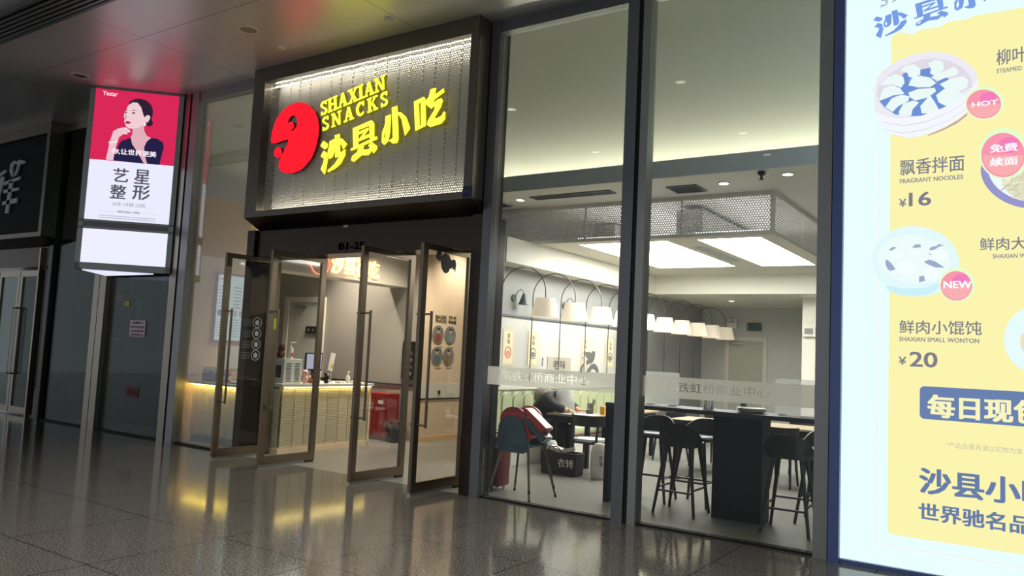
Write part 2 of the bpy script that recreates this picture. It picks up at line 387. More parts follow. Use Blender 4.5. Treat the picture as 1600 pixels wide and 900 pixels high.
M_ = dict(
    granite=floor_tiles('granite_floor', (94, 91, 86), 0.10, 1.1, -4.39, -1.92, 0.85, 0.75),
    shopfloor=mat('grey_shop_floor', (122, 121, 116), rough=0.32, noise=0.08, nscale=2.0),
    ceilpanel=ceiling_panels('metal_ceiling_panels', (214, 209, 208)),
    wallgrey=mat('grey_wall_paint', (196, 196, 191), rough=0.6, noise=0.03), wallcounter=mat('warm_grey_wall_paint', (158, 153, 146), rough=0.6, noise=0.03), walllamp=mat('mid_grey_wall_paint', (150, 151, 150), rough=0.6, noise=0.03), cladding=mat('white_wall_panel', (205, 204, 198), rough=0.5, noise=0.02),
    walldark=mat('dark_wall_paint', (20, 44, 44), rough=0.6, noise=0.08),
    white=mat('white_paint', (226, 223, 212), rough=0.55, noise=0.02),
    offwhite=mat('off_white_paint', (214, 211, 200), rough=0.6, noise=0.02),
    voidwall=mat('plaster_wall', (206, 207, 200), rough=0.8, noise=0.03),
    fascia=mat('grey_fascia', (196, 202, 206), rough=0.5),
    beige=wood_mat('beige_laminate', (230, 196, 146)), oak=wood_mat('pale_oak', (236, 214, 186)),
    steel=mat('brushed_steel', (150, 143, 132), rough=0.28, metal=0.95, noise=0.10, nscale=4, stretch=(1, 1, 14)),
    darksteel=mat('dark_bronze_steel', (66, 58, 52), rough=0.30, metal=0.9, noise=0.12, nscale=4, stretch=(14, 1, 1)),
    doorsteel=mat('brown_brushed_steel', (120, 108, 92), rough=0.32, metal=0.95, noise=0.10, nscale=4, stretch=(1, 1, 14)),
    boxsteel=mat('dull_bronze_frame', (112, 106, 97), rough=0.34, metal=0.85, noise=0.1, nscale=4, stretch=(14, 1, 1)),
    frame=mat('grey_aluminium_frame', (150, 152, 152), rough=0.38, metal=0.6, noise=0.05),
    darkframe=mat('charcoal_aluminium_frame', (112, 114, 120), rough=0.4, metal=0.6, noise=0.05),
    black=mat('black_plastic', (18, 18, 20), rough=0.4), blackgap=mat('black_rubber', (8, 8, 9), rough=0.7),
    ink=mat('black_ink', (20, 20, 22), rough=0.6), greyink=mat('grey_ink', (110, 108, 104), rough=0.6),
    glass=glass_mat('clear_glass', (0.955, 0.962, 0.952), 0.55), doorglass=glass_mat('door_glass', (0.96, 0.965, 0.95), 0.2),
    darkglass=glass_mat('dark_tinted_glass', (0.42, 0.46, 0.45), 0.5, 0.0),
    bench=mat('green_leatherette', (172, 178, 144), rough=0.5, noise=0.05), red=mat('red_plastic', (196, 62, 58), rough=0.4),
    navy=mat('slate_blue_plastic', (62, 88, 104), rough=0.4), slate=mat('grey_plastic', (92, 100, 108), rough=0.45),
    chrome=mat('chrome_tube', (190, 190, 186), rough=0.2, metal=1.0), darkwood=mat('black_stained_wood', (34, 33, 36), rough=0.45, noise=0.15, stretch=(1, 1, 8)),
    lampmetal=mat('grey_metal_tube', (92, 90, 84), rough=0.35, metal=0.8),
    redpaint=mat('red_paint', (142, 28, 26), rough=0.65), paper=mat('white_paper', (232, 230, 222), rough=0.7), yellow=mat('yellow_paper', (226, 186, 70), rough=0.6),
    tablewood=mat('dark_table', (28, 29, 36), rough=0.5, spec=0.25, noise=0.15), lightwood=wood_mat('light_ash', (150, 134, 110)),
)
def Em(rgb, s=1.0, _c={}):
    k = (rgb, s)
    if k not in _c: _c[k] = emit('lit_print_%d_%d_%d' % rgb, rgb, s)
    return _c[k]

# ================================================================ the setting
def st(name, mb, m, label, cat='structure'): return struct(mb.build(name, m), label, cat)
st('floor', MB().box(-32, 8, -16, 0.0, -0.12, 0.0), M_['granite'], 'polished speckled grey granite floor of the concourse in front of the shops', 'floor')
st('floor_shop', MB().box(-32, 3, 0.0, 12, -0.12, 0.0), M_['shopfloor'], 'smooth matt grey floor inside the restaurant behind the glass', 'floor')
st('ceiling', MB().box(-32, 8, -16, -0.02, 5.42, 5.5), M_['ceilpanel'], 'glossy grey metal panel ceiling of the concourse', 'ceiling')
st('wall_over_glazing', MB().box(-32, 3, -0.02, 0.15, 5.42, 6.9), M_['fascia'], 'grey strip of wall above the shop front glazing', 'wall')
st('ceiling_void', MB().box(-11.1, 3, 0.15, 2.5, 6.8, 6.9), M_['voidwall'], 'plaster ceiling high above the shop front', 'ceiling')
st('wall_void', MB().box(-11.1, 3, 2.35, 2.5, 4.03, 6.8), M_['voidwall'], 'tall pale plaster wall above the dropped ceiling washed by hidden strip light', 'wall')
st('ceiling_shop', MB().box(-13.2, 3, 1.9, 11.5, 3.87, 4.03), M_['offwhite'], 'dropped cream ceiling inside the restaurant', 'ceiling')
st('trim_1', MB().box(-11.1, 3, 1.86, 1.9, 3.87, 4.09), M_['fascia'], 'blue-grey front edge of the dropped ceiling', 'trim')
st('wall_dining', MB().box(-7.0, -6.8, 2.2, 11.4, 0, 3.3).box(-7.6, -7.4, 1.9, 11.4, 3.3, 3.87).box(-7.4, -7.0, 2.2, 11.4, 3.26, 3.3), M_['walllamp'], 'grey wall behind the row of arched lamps', 'wall')
st('wall_cladding', MB().box(-6.8, -6.77, 2.2, 6.95, 1.05, 2.16), M_['cladding'], 'white wall panel carrying the tall food prints', 'wall')
st('trim_2', MB().box(-6.8, -6.74, 2.2, 6.95, 2.16, 2.19), M_['slate'], 'thin dark ledge along the top of the white wall panel', 'trim')
st('wall_back', MB().box(-7.0, 3, 11.3, 11.5, 0, 3.87), M_['wallgrey'], 'grey end wall of the dining room', 'wall')
st('wall_right', MB().box(1.2, 1.4, 0.15, 11.3, 0, 6.8), M_['wallgrey'], 'grey right side wall of the dining room', 'wall')
st('wall_wood', MB().box(-9.0, -8.87, 3.3, 11.4, 1.0, 3.87).box(-9.0, -8.87, 3.3, 11.4, 0.08, 0.72), M_['oak'], 'pale oak wall with four round pictures inside the entrance', 'wall')
st('wall_wood_band', MB().box(-9.0, -8.865, 3.3, 11.4, 0.745, 1.0), M_['white'], 'white band between upper and lower oak panels', 'wall')
st('trim_3', MB().box(-9.0, -8.86, 3.3, 11.4, 0.72, 0.745), M_['darkwood'], 'thin dark groove under the white wall band', 'trim')
st('baseboard_wood', MB().box(-9.0, -8.862, 3.3, 11.4, 0, 0.08), M_['beige'], 'pale skirting board at foot of the oak wall', 'baseboard')
st('wall_counter', MB().box(-13.2, -9.0, 3.35, 3.5, 0, 3.87), M_['wallcounter'], 'grey wall behind the order counter', 'wall')
st('trim_4', MB().box(-13.0, -9.0, 3.32, 3.35, 0.94, 0.965), M_['darkwood'], 'thin dark rail on the grey wall behind the counter', 'trim')
st('wall_left', MB().box(-11.15, -11.03, 0.12, 1.55, 0, 3.87), M_['beige'], 'beige wood wall carrying the lit menu board', 'wall')
st('wall_void_left', MB().box(-11.15, -11.03, 0.12, 2.5, 3.87, 6.8), M_['voidwall'], 'plaster side wall above the beige menu wall', 'wall')
st('wall_kitchen', MB().box(-13.3, -13.15, 1.0, 3.5, 0, 3.87), M_['wallgrey'], 'grey side wall at the far end behind the counter', 'wall')
st('wall_lobby', MB().box(-15.0, -11.15, 0.9, 1.0, 0, 5.42), M_['walldark'], 'dark green wall behind the tinted glass', 'wall')
st('ceiling_lobby', MB().box(-15.0, -11.15, 0.1, 0.9, 5.3, 5.42), M_['walldark'], 'dark ceiling behind the tinted glass', 'ceiling')
# white bulkheads around the ceiling light box
st('wall_bulkhead_left', MB().box(-6.8, -6.43, 2.2, 7.6, 2.93, 3.298), M_['white'], 'white bulkhead running above the arched lamps', 'wall')
st('wall_bulkhead_back', MB().box(-6.8, 1.2, 7.6, 11.3, 2.93, 3.87), M_['white'], 'white bulkhead across the far end of the dining room', 'wall')
st('wall_bulkhead_counter', MB().box(-9.75, -9.3, 0.42, 3.35, 2.67, 3.87), M_['white'], 'white bulkhead hanging above the order counter', 'wall')
st('wall_column', MB().box(-3.75, -3.1, 8.4, 8.95, 0, 2.93), M_['white'], 'white square column at the far right of the dining room', 'wall')

# ceiling light box with perforated sides
lb = thing('ceiling_light_box', 'large white ceiling light box with perforated metal sides and two glowing panels', 'ceiling light', (-4.63, 5.3, 3.3))
pm_xz = perf_mat('perforated_sheet_front', (228, 226, 224), (0, 2), 0.036, 0.38, metal=0.1)
pm_yz = perf_mat('perforated_sheet_side', (228, 226, 224), (1, 2), 0.036, 0.38, metal=0.1)
for x0, x1 in ((-7.38, -5.61), (-5.59, -4.1), (-4.08, -2.86)):
    MB().box(x0, x1, 3.03, 3.036, 3.34, 3.83).build('perforated_panel', pm_xz, lb)
for y0, y1 in ((3.06, 4.55), (4.57, 6.05), (6.07, 7.58)):
    MB().box(-2.846, -2.84, y0, y1, 3.34, 3.83).build('perforated_panel', pm_yz, lb)
fr = MB()
for z0, z1 in ((3.3, 3.345), (3.82, 3.87)):
    fr.box(-7.4, -2.83, 3.02, 3.06, z0, z1); fr.box(-2.87, -2.83, 3.06, 7.6, z0, z1)
fr.box(-2.875, -2.825, 3.015, 3.065, 3.3, 3.87); fr.box(-5.612, -5.588, 3.024, 3.04, 3.3, 3.87); fr.box(-4.1, -4.08, 3.024, 3.04, 3.3, 3.87)
fr.build('frame', M_['offwhite'], lb)
pl = Plane((0, 0, 3.3), (1, 0, 0), (0, -1, 0))     # faces down
outer = [(-7.4, -3.06), (-2.87, -3.06), (-2.87, -7.6), (-7.4, -7.6)]
h1 = [(-5.83, -3.27), (-4.40, -3.27), (-4.40, -6.36), (-5.83, -6.36)]; h2 = [(-3.95, -3.27), (-3.07, -3.27), (-3.07, -6.40), (-3.95, -6.40)]
MB().prism([outer, h1, h2], pl, -0.03, 0.0).build('soffit', M_['offwhite'], lb)
MB().box(-6.3, -5.9, 4.6, 4.9, 3.4, 3.85).box(-4.4, -4.0, 3.6, 7.0, 3.45, 3.8).build('duct', M_['chrome'], lb)
for (a, b, c, d) in ((-5.83, -4.40, 3.27, 6.36), (-3.95, -3.07, 3.27, 6.40)):
    MB().box(a-0.02, b+0.02, c-0.02, d+0.02, 3.361, 3.40).build('panel_back', emit('panel_back_glow', (240, 238, 244), 2.2), lb); MB().box(a, b, c, d, 3.34, 3.36).build('light_panel', emit('ceiling_light_panel', (255, 254, 246), PANEL_E), lb)  # housing back given a soft glow to stand in for leaked light
g = MB()
for k in range(5): g.box(-4.27+k*0.04, -4.25+k*0.04, 3.9, 5.6, 3.288, 3.3)
g.build('air_grille', M_['fascia'], lb)
# hidden LED strip that washes the plaster wall
tag(MB().box(-11.0, 1.2, 2.06, 2.12, 4.04, 4.055).build('cove_light', emit('cove_strip', (252, 250, 222), COVE_E)), 'long LED strip lying on top of the dropped ceiling', 'strip light')

# ---------------------------------------------------------------- shop front glazing
def window(n, x0, x1, label, fl, fr_, m_frame, m_glass, z1=5.42, zt=0.14):
    t = thing('window_%d' % n, label, 'window', ((x0+x1)/2, 0.04, 0)); t['kind'] = 'structure'
    f = MB()
    if fl: f.box(x0, x0+fl, -0.05, 0.10, 0.0, z1)
    if fr_: f.box(x1-fr_, x1, -0.05, 0.10, 0.0, z1)
    f.box(x0+fl, x1-fr_, -0.03, 0.10, z1-zt, z1); f.build('frame', m_frame, t)
    MB().box(x0+fl, x1-fr_, 0.0, 0.09, 0.0, 0.022).build('sill', M_['blackgap'], t)
    MB().box(x0+fl, x1-fr_, 0.030, 0.042, 0.022, z1-zt).build('pane', m_glass, t)
    return t
W1 = window(1, -3.325, -1.485, 'tall clear shop window in front of the bar table', 0.085, 0.115, M_['frame'], M_['glass'])
W2 = window(2, -5.235, -3.375, 'tall clear shop window in front of the stacked high chairs', 0.12, 0.125, M_['darkframe'], M_['glass'])
W3 = window(3, -11.0, -9.45, 'tall clear shop window left of the entrance portal', 0.17, 0.0, M_['frame'], M_['glass'])
W4 = window(4, -13.22, -11.05, 'dark tinted glass bay in front of the fire door', 0.19, 0.17, M_['steel'], M_['darkglass'])
W5 = window(5, -14.93, -13.24, 'dark tinted glass bay right of the left portal', 0.0, 0.17, M_['steel'], M_['darkglass'])
gp = MB()
for x0, x1 in ((-3.375, -3.325), (-5.25, -5.235), (-1.485, -1.47), (-11.05, -11.0), (-13.24, -13.22), (-14.96, -14.93)): gp.box(x0, x1, -0.03, 0.1, 0, 5.42)
st('trim_5', gp, M_['blackgap'], 'black joints between the window frames', 'trim')

# frosted safety strip with the station name cut out of it
FR = film_mat('frosted_film', (236, 234, 222), 0.78)
def film(name, label, x0, x1, z0, z1, body=None, r=None):
    p = facade(0.030)
    if body is None:
        return tag(MB().rect(p, x0, z0, x1, z1, 0.001, 0.002).build(name, FR), label, 'window film')
    cu = bpy.data.curves.new('film', 'CURVE'); cu.dimensions = '2D'; cu.fill_mode = 'BOTH'
    # letters as holes: text turned into outlines, then a rectangle round them
    tc = bpy.data.curves.new('film_text', 'FONT'); tc.body = body; tc.size = 1.0; tc.resolution_u = 2
    to = bpy.data.objects.new('film_text', tc); COL.objects.link(to)
    for o in bpy.context.selected_objects: o.select_set(False)
    bpy.context.view_layer.objects.active = to; to.select_set(True)
    bpy.ops.object.convert(target='CURVE')
    cv = to.data; cv.dimensions = '2D'; cv.fill_mode = 'BOTH'
    pts = [q.co for s in cv.splines for q in (s.bezier_points if s.type == 'BEZIER' else s.points)]
    tx0, tx1 = min(q.x for q in pts), max(q.x for q in pts); ty0, ty1 = min(q.y for q in pts), max(q.y for q in pts)
    ra0, rb0, ra1, rb1 = r; sx = (ra1-ra0)/(tx1-tx0); sy = (rb1-rb0)/(ty1-ty0)
    s = cv.splines.new('POLY'); s.points.add(3); s.use_cyclic_u = True
    for q, (a, b) in zip(s.points, ((x0, z0), (x1, z0), (x1, z1), (x0, z1))):
        q.co = ((a-ra0)/sx+tx0, (b-rb0)/sy+ty0, 0, 1)
    bpy.context.view_layer.update()
    me = bpy.data.meshes.new_from_object(to.evaluated_get(bpy.context.evaluated_depsgraph_get()))
    bpy.data.objects.remove(to)
    for v in me.vertices: v.co = p.p3(ra0+(v.co.x-tx0)*sx, rb0+(v.co.y-ty0)*sy, 0.0015)
    mb = MB(); mb.mesh(me)
    return tag(mb.build(name, FR), label, 'window film')
ft = Plane((0, 0.030, 0), (1, 0, 0), (0, 0, 1))
film('frosted_strip', 'frosted strip with cut-out white characters across the window by the high chairs', -5.115, -3.5, 1.245, 1.445, '高铁虹桥商业中心', prect(ft, 784, 592.5, 921, 584.5)[0:1]+(1.305,)+prect(ft, 784, 592.5, 921, 584.5)[2:3]+(1.405,))
film('frosted_strip', 'frosted strip with cut-out characters across the window by the bar table', -3.24, -1.6, 1.245, 1.445, '高铁虹桥商业中心', (-3.0, 1.305, -2.0, 1.40))

# ---------------------------------------------------------------- entrance portal
def portal(label, dx, name='entrance_portal'):
    x0, x1 = -9.42+dx, -5.25+dx
    t = thing(name, label, 'shop portal', ((x0+x1)/2, 0, 0))
    MB().box(x1-0.145, x1, -0.03, 0.45, 0, 3.17, bev=0.004).build('jamb', M_['darksteel'], t)
    MB().box(x0, x0+0.16, -0.03, 0.42, 0, 3.17, bev=0.004).build('jamb', M_['darksteel'], t)
    MB().box(x0+0.16, x1-0.145, 0.02, 0.42, 2.79, 3.17).build('header', M_['darksteel'], t)
    bx0, bx1 = -9.2+dx, -5.25+dx
    pl_ = Plane((0, 0, 0), (0, 1, 0), (0, 0, 1))
    b = MB()
    b.prism([(-0.28, 3.3), (-0.0, 3.16), (0.35, 3.16), (0.35, 3.3)], pl_, bx0, bx1)         # sloping underside
    b.box(bx0, bx1, 0.02, 0.35, 3.3, 5.42); b.build('box_body', M_['darksteel'], t)
    f = MB(); f.box(bx0, bx0+0.24, -0.28, 0.02, 3.3, 5.42); f.box(bx1-0.11, bx1, -0.28, 0.02, 3.3, 5.42)
    f.box(bx0+0.24, bx1-0.11, -0.28, 0.02, 5.215, 5.42); f.box(bx0+0.24, bx1-0.11, -0.28, 0.02, 3.3, 3.385)
    f.build('box_frame', M_['boxsteel'], t)
    return t
P1 = portal('dark steel entrance portal below the perforated sign box with the yellow letters', 0.0)
MB().box(-5.252, -5.246, -0.27, 0.0, 3.32, 5.4).build('side_panel', M_['steel'], P1)
hp = facade(0.018); m = MB(); text_into(m, 'B1-25', hp, prect(hp, 529, 391, 570, 377), 0.0, 0.004, 0.02); m.build('unit_number', M_['ink'], P1)
a, b = hp.at(541, 352); MB().rect(hp, a-0.04, b-0.03, a+0.04, b+0.03, 0, 0.01).build('sensor', M_['offwhite'], P1)

# doors of the portal, all four swung open square to the shop front
def leaf_parts(t, X):
    y0, y1, z0, z1, th = -0.52, 0.41, 0.03, 2.784, 0.022
    f = MB(); f.box(X-th, X+th, y0, y0+0.085, z0, z1); f.box(X-th, X+th, y1-0.085, y1, z0, z1)
    f.box(X-th, X+th, y0+0.085, y1-0.085, z1-0.065, z1); f.box(X-th, X+th, y0+0.085, y1-0.085, z0, z0+0.105)
    f.build('frame', M_['doorsteel'], t)
    MB().box(X-0.006, X+0.006, y0+0.085, y1-0.085, z0+0.105, z1-0.065).build('pane', M_['doorglass'], t)
    y = y0+0.045; xb = X+0.145; hb = MB()
    hb.box(xb-0.012, xb+0.012, y-0.012, y+0.012, 0.74, 2.02, bev=0.003)
    for z in (0.765, 1.985): hb.box(X-0.075, xb+0.006, y-0.010, y+0.010, z-0.011, z+0.011, bev=0.003)
    hb.build('pull_handle', M_['doorsteel'], t)
    for z0_, z1_ in ((z1, z1+0.006), (0.0, z0)): MB().box(X-0.03, X+0.03, y1-0.16, y1-0.02, z0_, z1_).build('pivot', M_['darksteel'], t)
    MB().box(X-0.012, X+0.012, y0+0.02, y1-0.02, 0.004, z0).build('brush_strip', M_['frame'], t)
LEAF = [(-9.19, 'first open glass door leaf from the left, with a bat sticker and white icon stickers'),
        (-8.24, 'second open glass door leaf from the left, in front of the order counter'),
        (-6.62, 'third open glass door leaf from the left, in front of the red cabinet'),
        (-5.70, 'rightmost open glass door leaf, with a bat sticker, beside the portal jamb')]
LV = []
for X, lb_ in LEAF:
    t = thing('glass_door_leaf', lb_, 'door', (X, -0.05, 0), 'open glass door leaves of the entrance'); leaf_parts(t, X); LV.append(t)
# ================================================================ fascia sign above the entrance
def folded_sheet(mb, a0, a1, b0, b1, pl, c, w, rise):
    """sheet of narrow upright folds on plane pl"""
    n = max(1, int(round((a1-a0)/w))); w = (a1-a0)/n; prof = [(a0, 0.0)]
    for k in range(n):
        x0 = a0+k*w; d0, d1 = (0.0, rise) if k % 2 == 0 else (rise, 0.0)
        prof += [(x0+0.002, d0), (x0+w-0.014, d1)]
        if k < n-1: prof += [(x0+w-0.011, d1-0.022), (x0+w-0.003, d1-0.022)]      # groove between two folds
    lo = [mb.b.verts.new(pl.p3(x, b0, c+d)) for x, d in prof]; hi = [mb.b.verts.new(pl.p3(x, b1, c+d)) for x, d in prof]
    for i in range(len(prof)-1): mb.b.faces.new((lo[i], lo[i+1], hi[i+1], hi[i]))
sg = thing('fascia_sign', 'large perforated white metal sign panel with red round logo and yellow lit lettering', 'shop sign', (-7.13, -0.2, 3.39))
PERF_SIGN = perf_mat('perforated_sign_sheet', (206, 202, 196), (0, 2), 0.034, 0.33, rough=0.4, metal=0.3)
sp_ = facade(-0.16); m = MB(); folded_sheet(m, -8.955, -5.365, 3.39, 5.21, sp_, 0.0, 0.20, 0.012); m.build('perforated_panel', PERF_SIGN, sg)
MB().box(-8.955, -5.365, -0.02, 0.0, 3.39, 5.21).build('backing', M_['white'], sg)
led_w = emit('sign_led_strip', (255, 250, 232), 19.0)
MB().box(-8.94, -5.38, -0.115, -0.095, 5.175, 5.195).build('led_strip', led_w, sg)
MB().box(-8.94, -5.38, -0.115, -0.095, 3.40, 3.42).build('led_strip', led_w, sg)
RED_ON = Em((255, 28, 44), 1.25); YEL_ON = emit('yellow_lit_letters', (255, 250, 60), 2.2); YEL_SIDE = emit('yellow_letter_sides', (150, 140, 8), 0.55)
LZ = (415, 140, 6.43)
HEAD = [(55, 535), (52, 500), (65, 420), (100, 310), (160, 220), (230, 160), (310, 130), (380, 130), (440, 160), (490, 215), (520, 290), (532, 370), (525, 470), (500, 580), (460, 680), (400, 760), (340, 812), (270, 838), (200, 838), (150, 820), (130, 780), (130, 740), (150, 680), (190, 600), (226, 525), (226, 498), (160, 515), (95, 540)]
def ellpts(cx, cy, rx, ry, rot=0, n=24):
    c, s = math.cos(rot), math.sin(rot)
    return [(cx+rx*math.cos(2*PI*k/n)*c-ry*math.sin(2*PI*k/n)*s, cy+rx*math.cos(2*PI*k/n)*s+ry*math.sin(2*PI*k/n)*c) for k in range(n)]
EYE = ellpts(268, 335, 49, 77, 0.18); PUP = ellpts(250, 362, 31, 41, 0.1); BALL = ellpts(122, 632, 37, 55, 0.1)
LOGO_W = [[zoomed(SIGN_PL, *LZ, HEAD), zoomed(SIGN_PL, *LZ, EYE)], [zoomed(SIGN_PL, *LZ, PUP)], [zoomed(SIGN_PL, *LZ, BALL)]]
for nm, lp in zip(('logo_head', 'logo_eye', 'logo_ball'), LOGO_W):
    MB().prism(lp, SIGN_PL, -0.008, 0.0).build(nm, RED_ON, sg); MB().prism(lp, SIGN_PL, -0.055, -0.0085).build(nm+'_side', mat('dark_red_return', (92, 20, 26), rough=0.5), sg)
for nm, f in (('brush_lettering', 1),):
    m = MB(); brush_into(m, SIGN_PL, lambda a, b: (a, b), -0.012, 0.0); m.build('brush_lettering', YEL_ON, sg)
    m = MB(); brush_into(m, SIGN_PL, lambda a, b: (a, b), -0.055, -0.0125); m.build('brush_letter_sides', YEL_SIDE, sg)
SZ = (490, 110, 9.0)
q = zoomed(SIGN_PL, *SZ, [(95, 640), (1005, 255), (90, 452), (118, 855), (1045, 480), (114, 668)])
for body, p0, p1, pu, gap in (('SHAXIAN', q[0], q[1], q[2], 0.06), ('SNACKS', q[3], q[4], q[5], 0.26)):
    m = MB(); slab_line(m, body, SIGN_PL, p0, p1, pu, -0.012, 0.0, gap); m.build('lettering', YEL_ON, sg)
    m = MB(); slab_line(m, body, SIGN_PL, p0, p1, pu, -0.055, -0.0125, gap); m.build('letter_sides', YEL_SIDE, sg)
# small blue number plate on the frame of the sign
np_ = facade(-0.286); nt_ = thing('number_plate', 'small navy plate reading 550 on the lower right of the sign frame', 'plate', (-5.31, -0.283, 3.32))
a0, b0, a1, b1 = prect(np_, 722.5, 309, 738, 290)
MB().rect(np_, a0, b0, a1, b1, -0.004, 0.002).build('plate', mat('navy_enamel', (30, 38, 92), rough=0.4), nt_)
m = MB(); text_into(m, '550', np_, (a0+0.02, b0+(b1-b0)*0.55, a1-0.02, b1-(b1-b0)*0.12), 0.002, 0.004, 0.01); m.build('lettering', M_['paper'], nt_)

# ================================================================ shop name lightbox at the right
lbx = thing('menu_lightbox', 'tall glowing white and yellow menu lightbox with food pictures and prices', 'light box', (-0.25, 0.05, 0))
LX0, LX1, LZ0, LZ1 = -1.385, 0.95, 0.035, 5.40
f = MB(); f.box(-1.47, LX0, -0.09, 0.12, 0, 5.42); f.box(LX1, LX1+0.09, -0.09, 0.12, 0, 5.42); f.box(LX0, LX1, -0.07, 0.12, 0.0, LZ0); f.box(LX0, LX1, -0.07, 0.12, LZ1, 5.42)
f.build('frame', mat('glow_tinted_frame', (92, 112, 166), rough=0.35, metal=0.4, noise=0.04), lbx)  # blue in this colour stands in for glow spilling from the lightbox
MB().box(LX0, LX1, -0.03, 0.10, LZ0, LZ1).build('lit_face', Em((234, 255, 255), 1.0), lbx)
LP = facade(-0.031)
def lay(k): return (0.0006*k, 0.0006*k+0.0005)
def rr(a0, b0, a1, b1, r, n=6):
    out = []
    for cx, cy, s in ((a1-r, b1-r, 0), (a0+r, b1-r, 90), (a0+r, b0+r, 180), (a1-r, b0+r, 270)):
        for k in range(n+1):
            t = math.radians(s+90*k/n); out.append((cx+r*math.cos(t), cy+r*math.sin(t)))
    return out
ax0, bz0 = LP.at(1386.5, 834); _, bz1 = LP.at(1388, 48)
MB().prism(rr(ax0, bz0, 0.62, bz1, 0.05), LP, *lay(1)).build('yellow_field', Em((252, 245, 176), 1.0), lbx)
# thin pale rule round the field
a_, b_ = LP.at(1368, 850); m = MB(); m.rect(LP, a_, b_, a_+0.006, 4.2, *lay(1)); m.rect(LP, a_, b_, 0.8, b_+0.006, *lay(1)); m.build('border_rule', Em((255, 240, 232), 1.0), lbx)
# white cloud behind the brush name, then the name itself
cl = [(1380, 66), (1392, 58), (1404, 50), (1425, 54), (1440, 46), (1468, 42), (1482, 34), (1510, 30), (1528, 22), (1545, 17), (1570, 14), (1600, 6), (1660, -8), (1660, -160), (1360, -160), (1360, 66)]
MB().prism([LP.at(x, y) for x, y in cl], LP, *lay(2)).build('white_cloud', Em((234, 255, 255), 1.0), lbx)
# same brush strokes as on the fascia, resized: the character 沙 spans pixels (1364,10)-(1419,62), the line rises to the right
sx0, sx1 = min(a for l in BRUSH_W[0:7] for q_ in l for a, b in q_), max(a for l in BRUSH_W[0:7] for q_ in l for a, b in q_)
szs = [b for l in BRUSH_W[0:7] for q_ in l for a, b in q_]; sz0, sz1 = min(szs), max(szs)
ta0, tb0 = LP.at(1364, 62); ta1, tb1 = LP.at(1419, 12)
KX = (ta1-ta0)/(sx1-sx0); KZ = (tb1-tb0)/(sz1-sz0)
BLUE = Em((122, 158, 232), 1.0)
m = MB(); brush_into(m, LP, lambda a, b: (ta0+(a-sx0)*KX, tb0+(b-sz0)*KZ), *lay(3)); m.build('brush_lettering', BLUE, lbx)
m = MB(); sa0, sb0 = LP.at(1375, 13); slab_line(m, 'SNACKS', LP, (sa0, sb0), (sa0+0.62, sb0+0.20), (sa0+0.005, sb0+0.10), *lay(3), 0.3); m.build('lettering', Em((176, 182, 196), 1.0), lbx)
TXT = Em((128, 128, 140), 1.0); TX2 = Em((138, 140, 150), 1.0); BL2 = Em((104, 126, 170), 1.0)
def lt(body, xl, yb, xr, yt, m_, bold=0.0, nm='lettering', k=3, shear=0.0):
    mb = MB(); text_into(mb, body, LP, prect(LP, xl, yb, xr, yt), *lay(k), bold, shear); mb.build(nm, m_, lbx)
def ltw(body, xl, yb, xr, yr, h_px, m_, bold=0.0, nm='lettering', k=3):
    """line whose two baseline ends are given; height in pixels at its left end"""
    a0, b0 = LP.at(xl, yb); a1, b1 = LP.at(xr, yr); _, bt = LP.at(xl, yb-h_px)
    mb = MB(); text_into(mb, body, LP, (a0, b0, a1, bt), *lay(k), bold, 0.0); mb.build(nm, m_, lbx)
ltw('飘香拌面', 1406, 275, 1507, 269, 25, TXT, 0.007); ltw('FRAGRANT NOODLES', 1406, 287, 1505, 281, 7, TX2, 0.015); ltw('¥', 1405, 324, 1416, 323, 13, TXT, 0.012); ltw('16', 1420, 323, 1455, 321, 22, TXT, 0.012)
ltw('鲜肉小馄饨', 1405, 521, 1534, 525, 21, TXT, 0.007); ltw('SHAXIAN SMALL WONTON', 1405, 533, 1530, 536, 7, TX2, 0.015); ltw('¥', 1404, 570, 1416, 570, 13, TXT, 0.012); ltw('20', 1421, 573, 1465, 574, 24, TXT, 0.012)
ltw('柳叶蒸饺', 1557, 103, 1655, 92, 25, TXT, 0.007); ltw('STEAMED DUMPLING', 1557, 115, 1648, 107, 7, TX2, 0.012)
ltw('鲜肉大馄饨', 1531, 392, 1655, 388, 20, TXT, 0.007); ltw('SHAXIAN WONTON', 1551, 404, 1640, 402, 7, TX2, 0.012)
ltw('*产品及餐具请以实物为准', 1478, 699, 1598, 704, 9, Em((196, 194, 170), 1.0), 0.0)
ltw('沙县小吃', 1436, 771, 1652, 792, 42, BL2, 0.02); ltw('世界驰名品牌', 1435, 812, 1652, 838, 28, BL2, 0.018)
# rounded blue banner with the fresh-every-day line
ra0, rb0 = LP.at(1437, 654); _, rb1 = LP.at(1437, 603)
MB().prism(rr(ra0, rb0, 0.45, rb1, 0.035), LP, *lay(2)).build('banner', Em((106, 130, 176), 1.0), lbx)
ltw('每日现包', 1449, 652, 1632, 664, 37, Em((250, 246, 190), 1.0), 0.024)
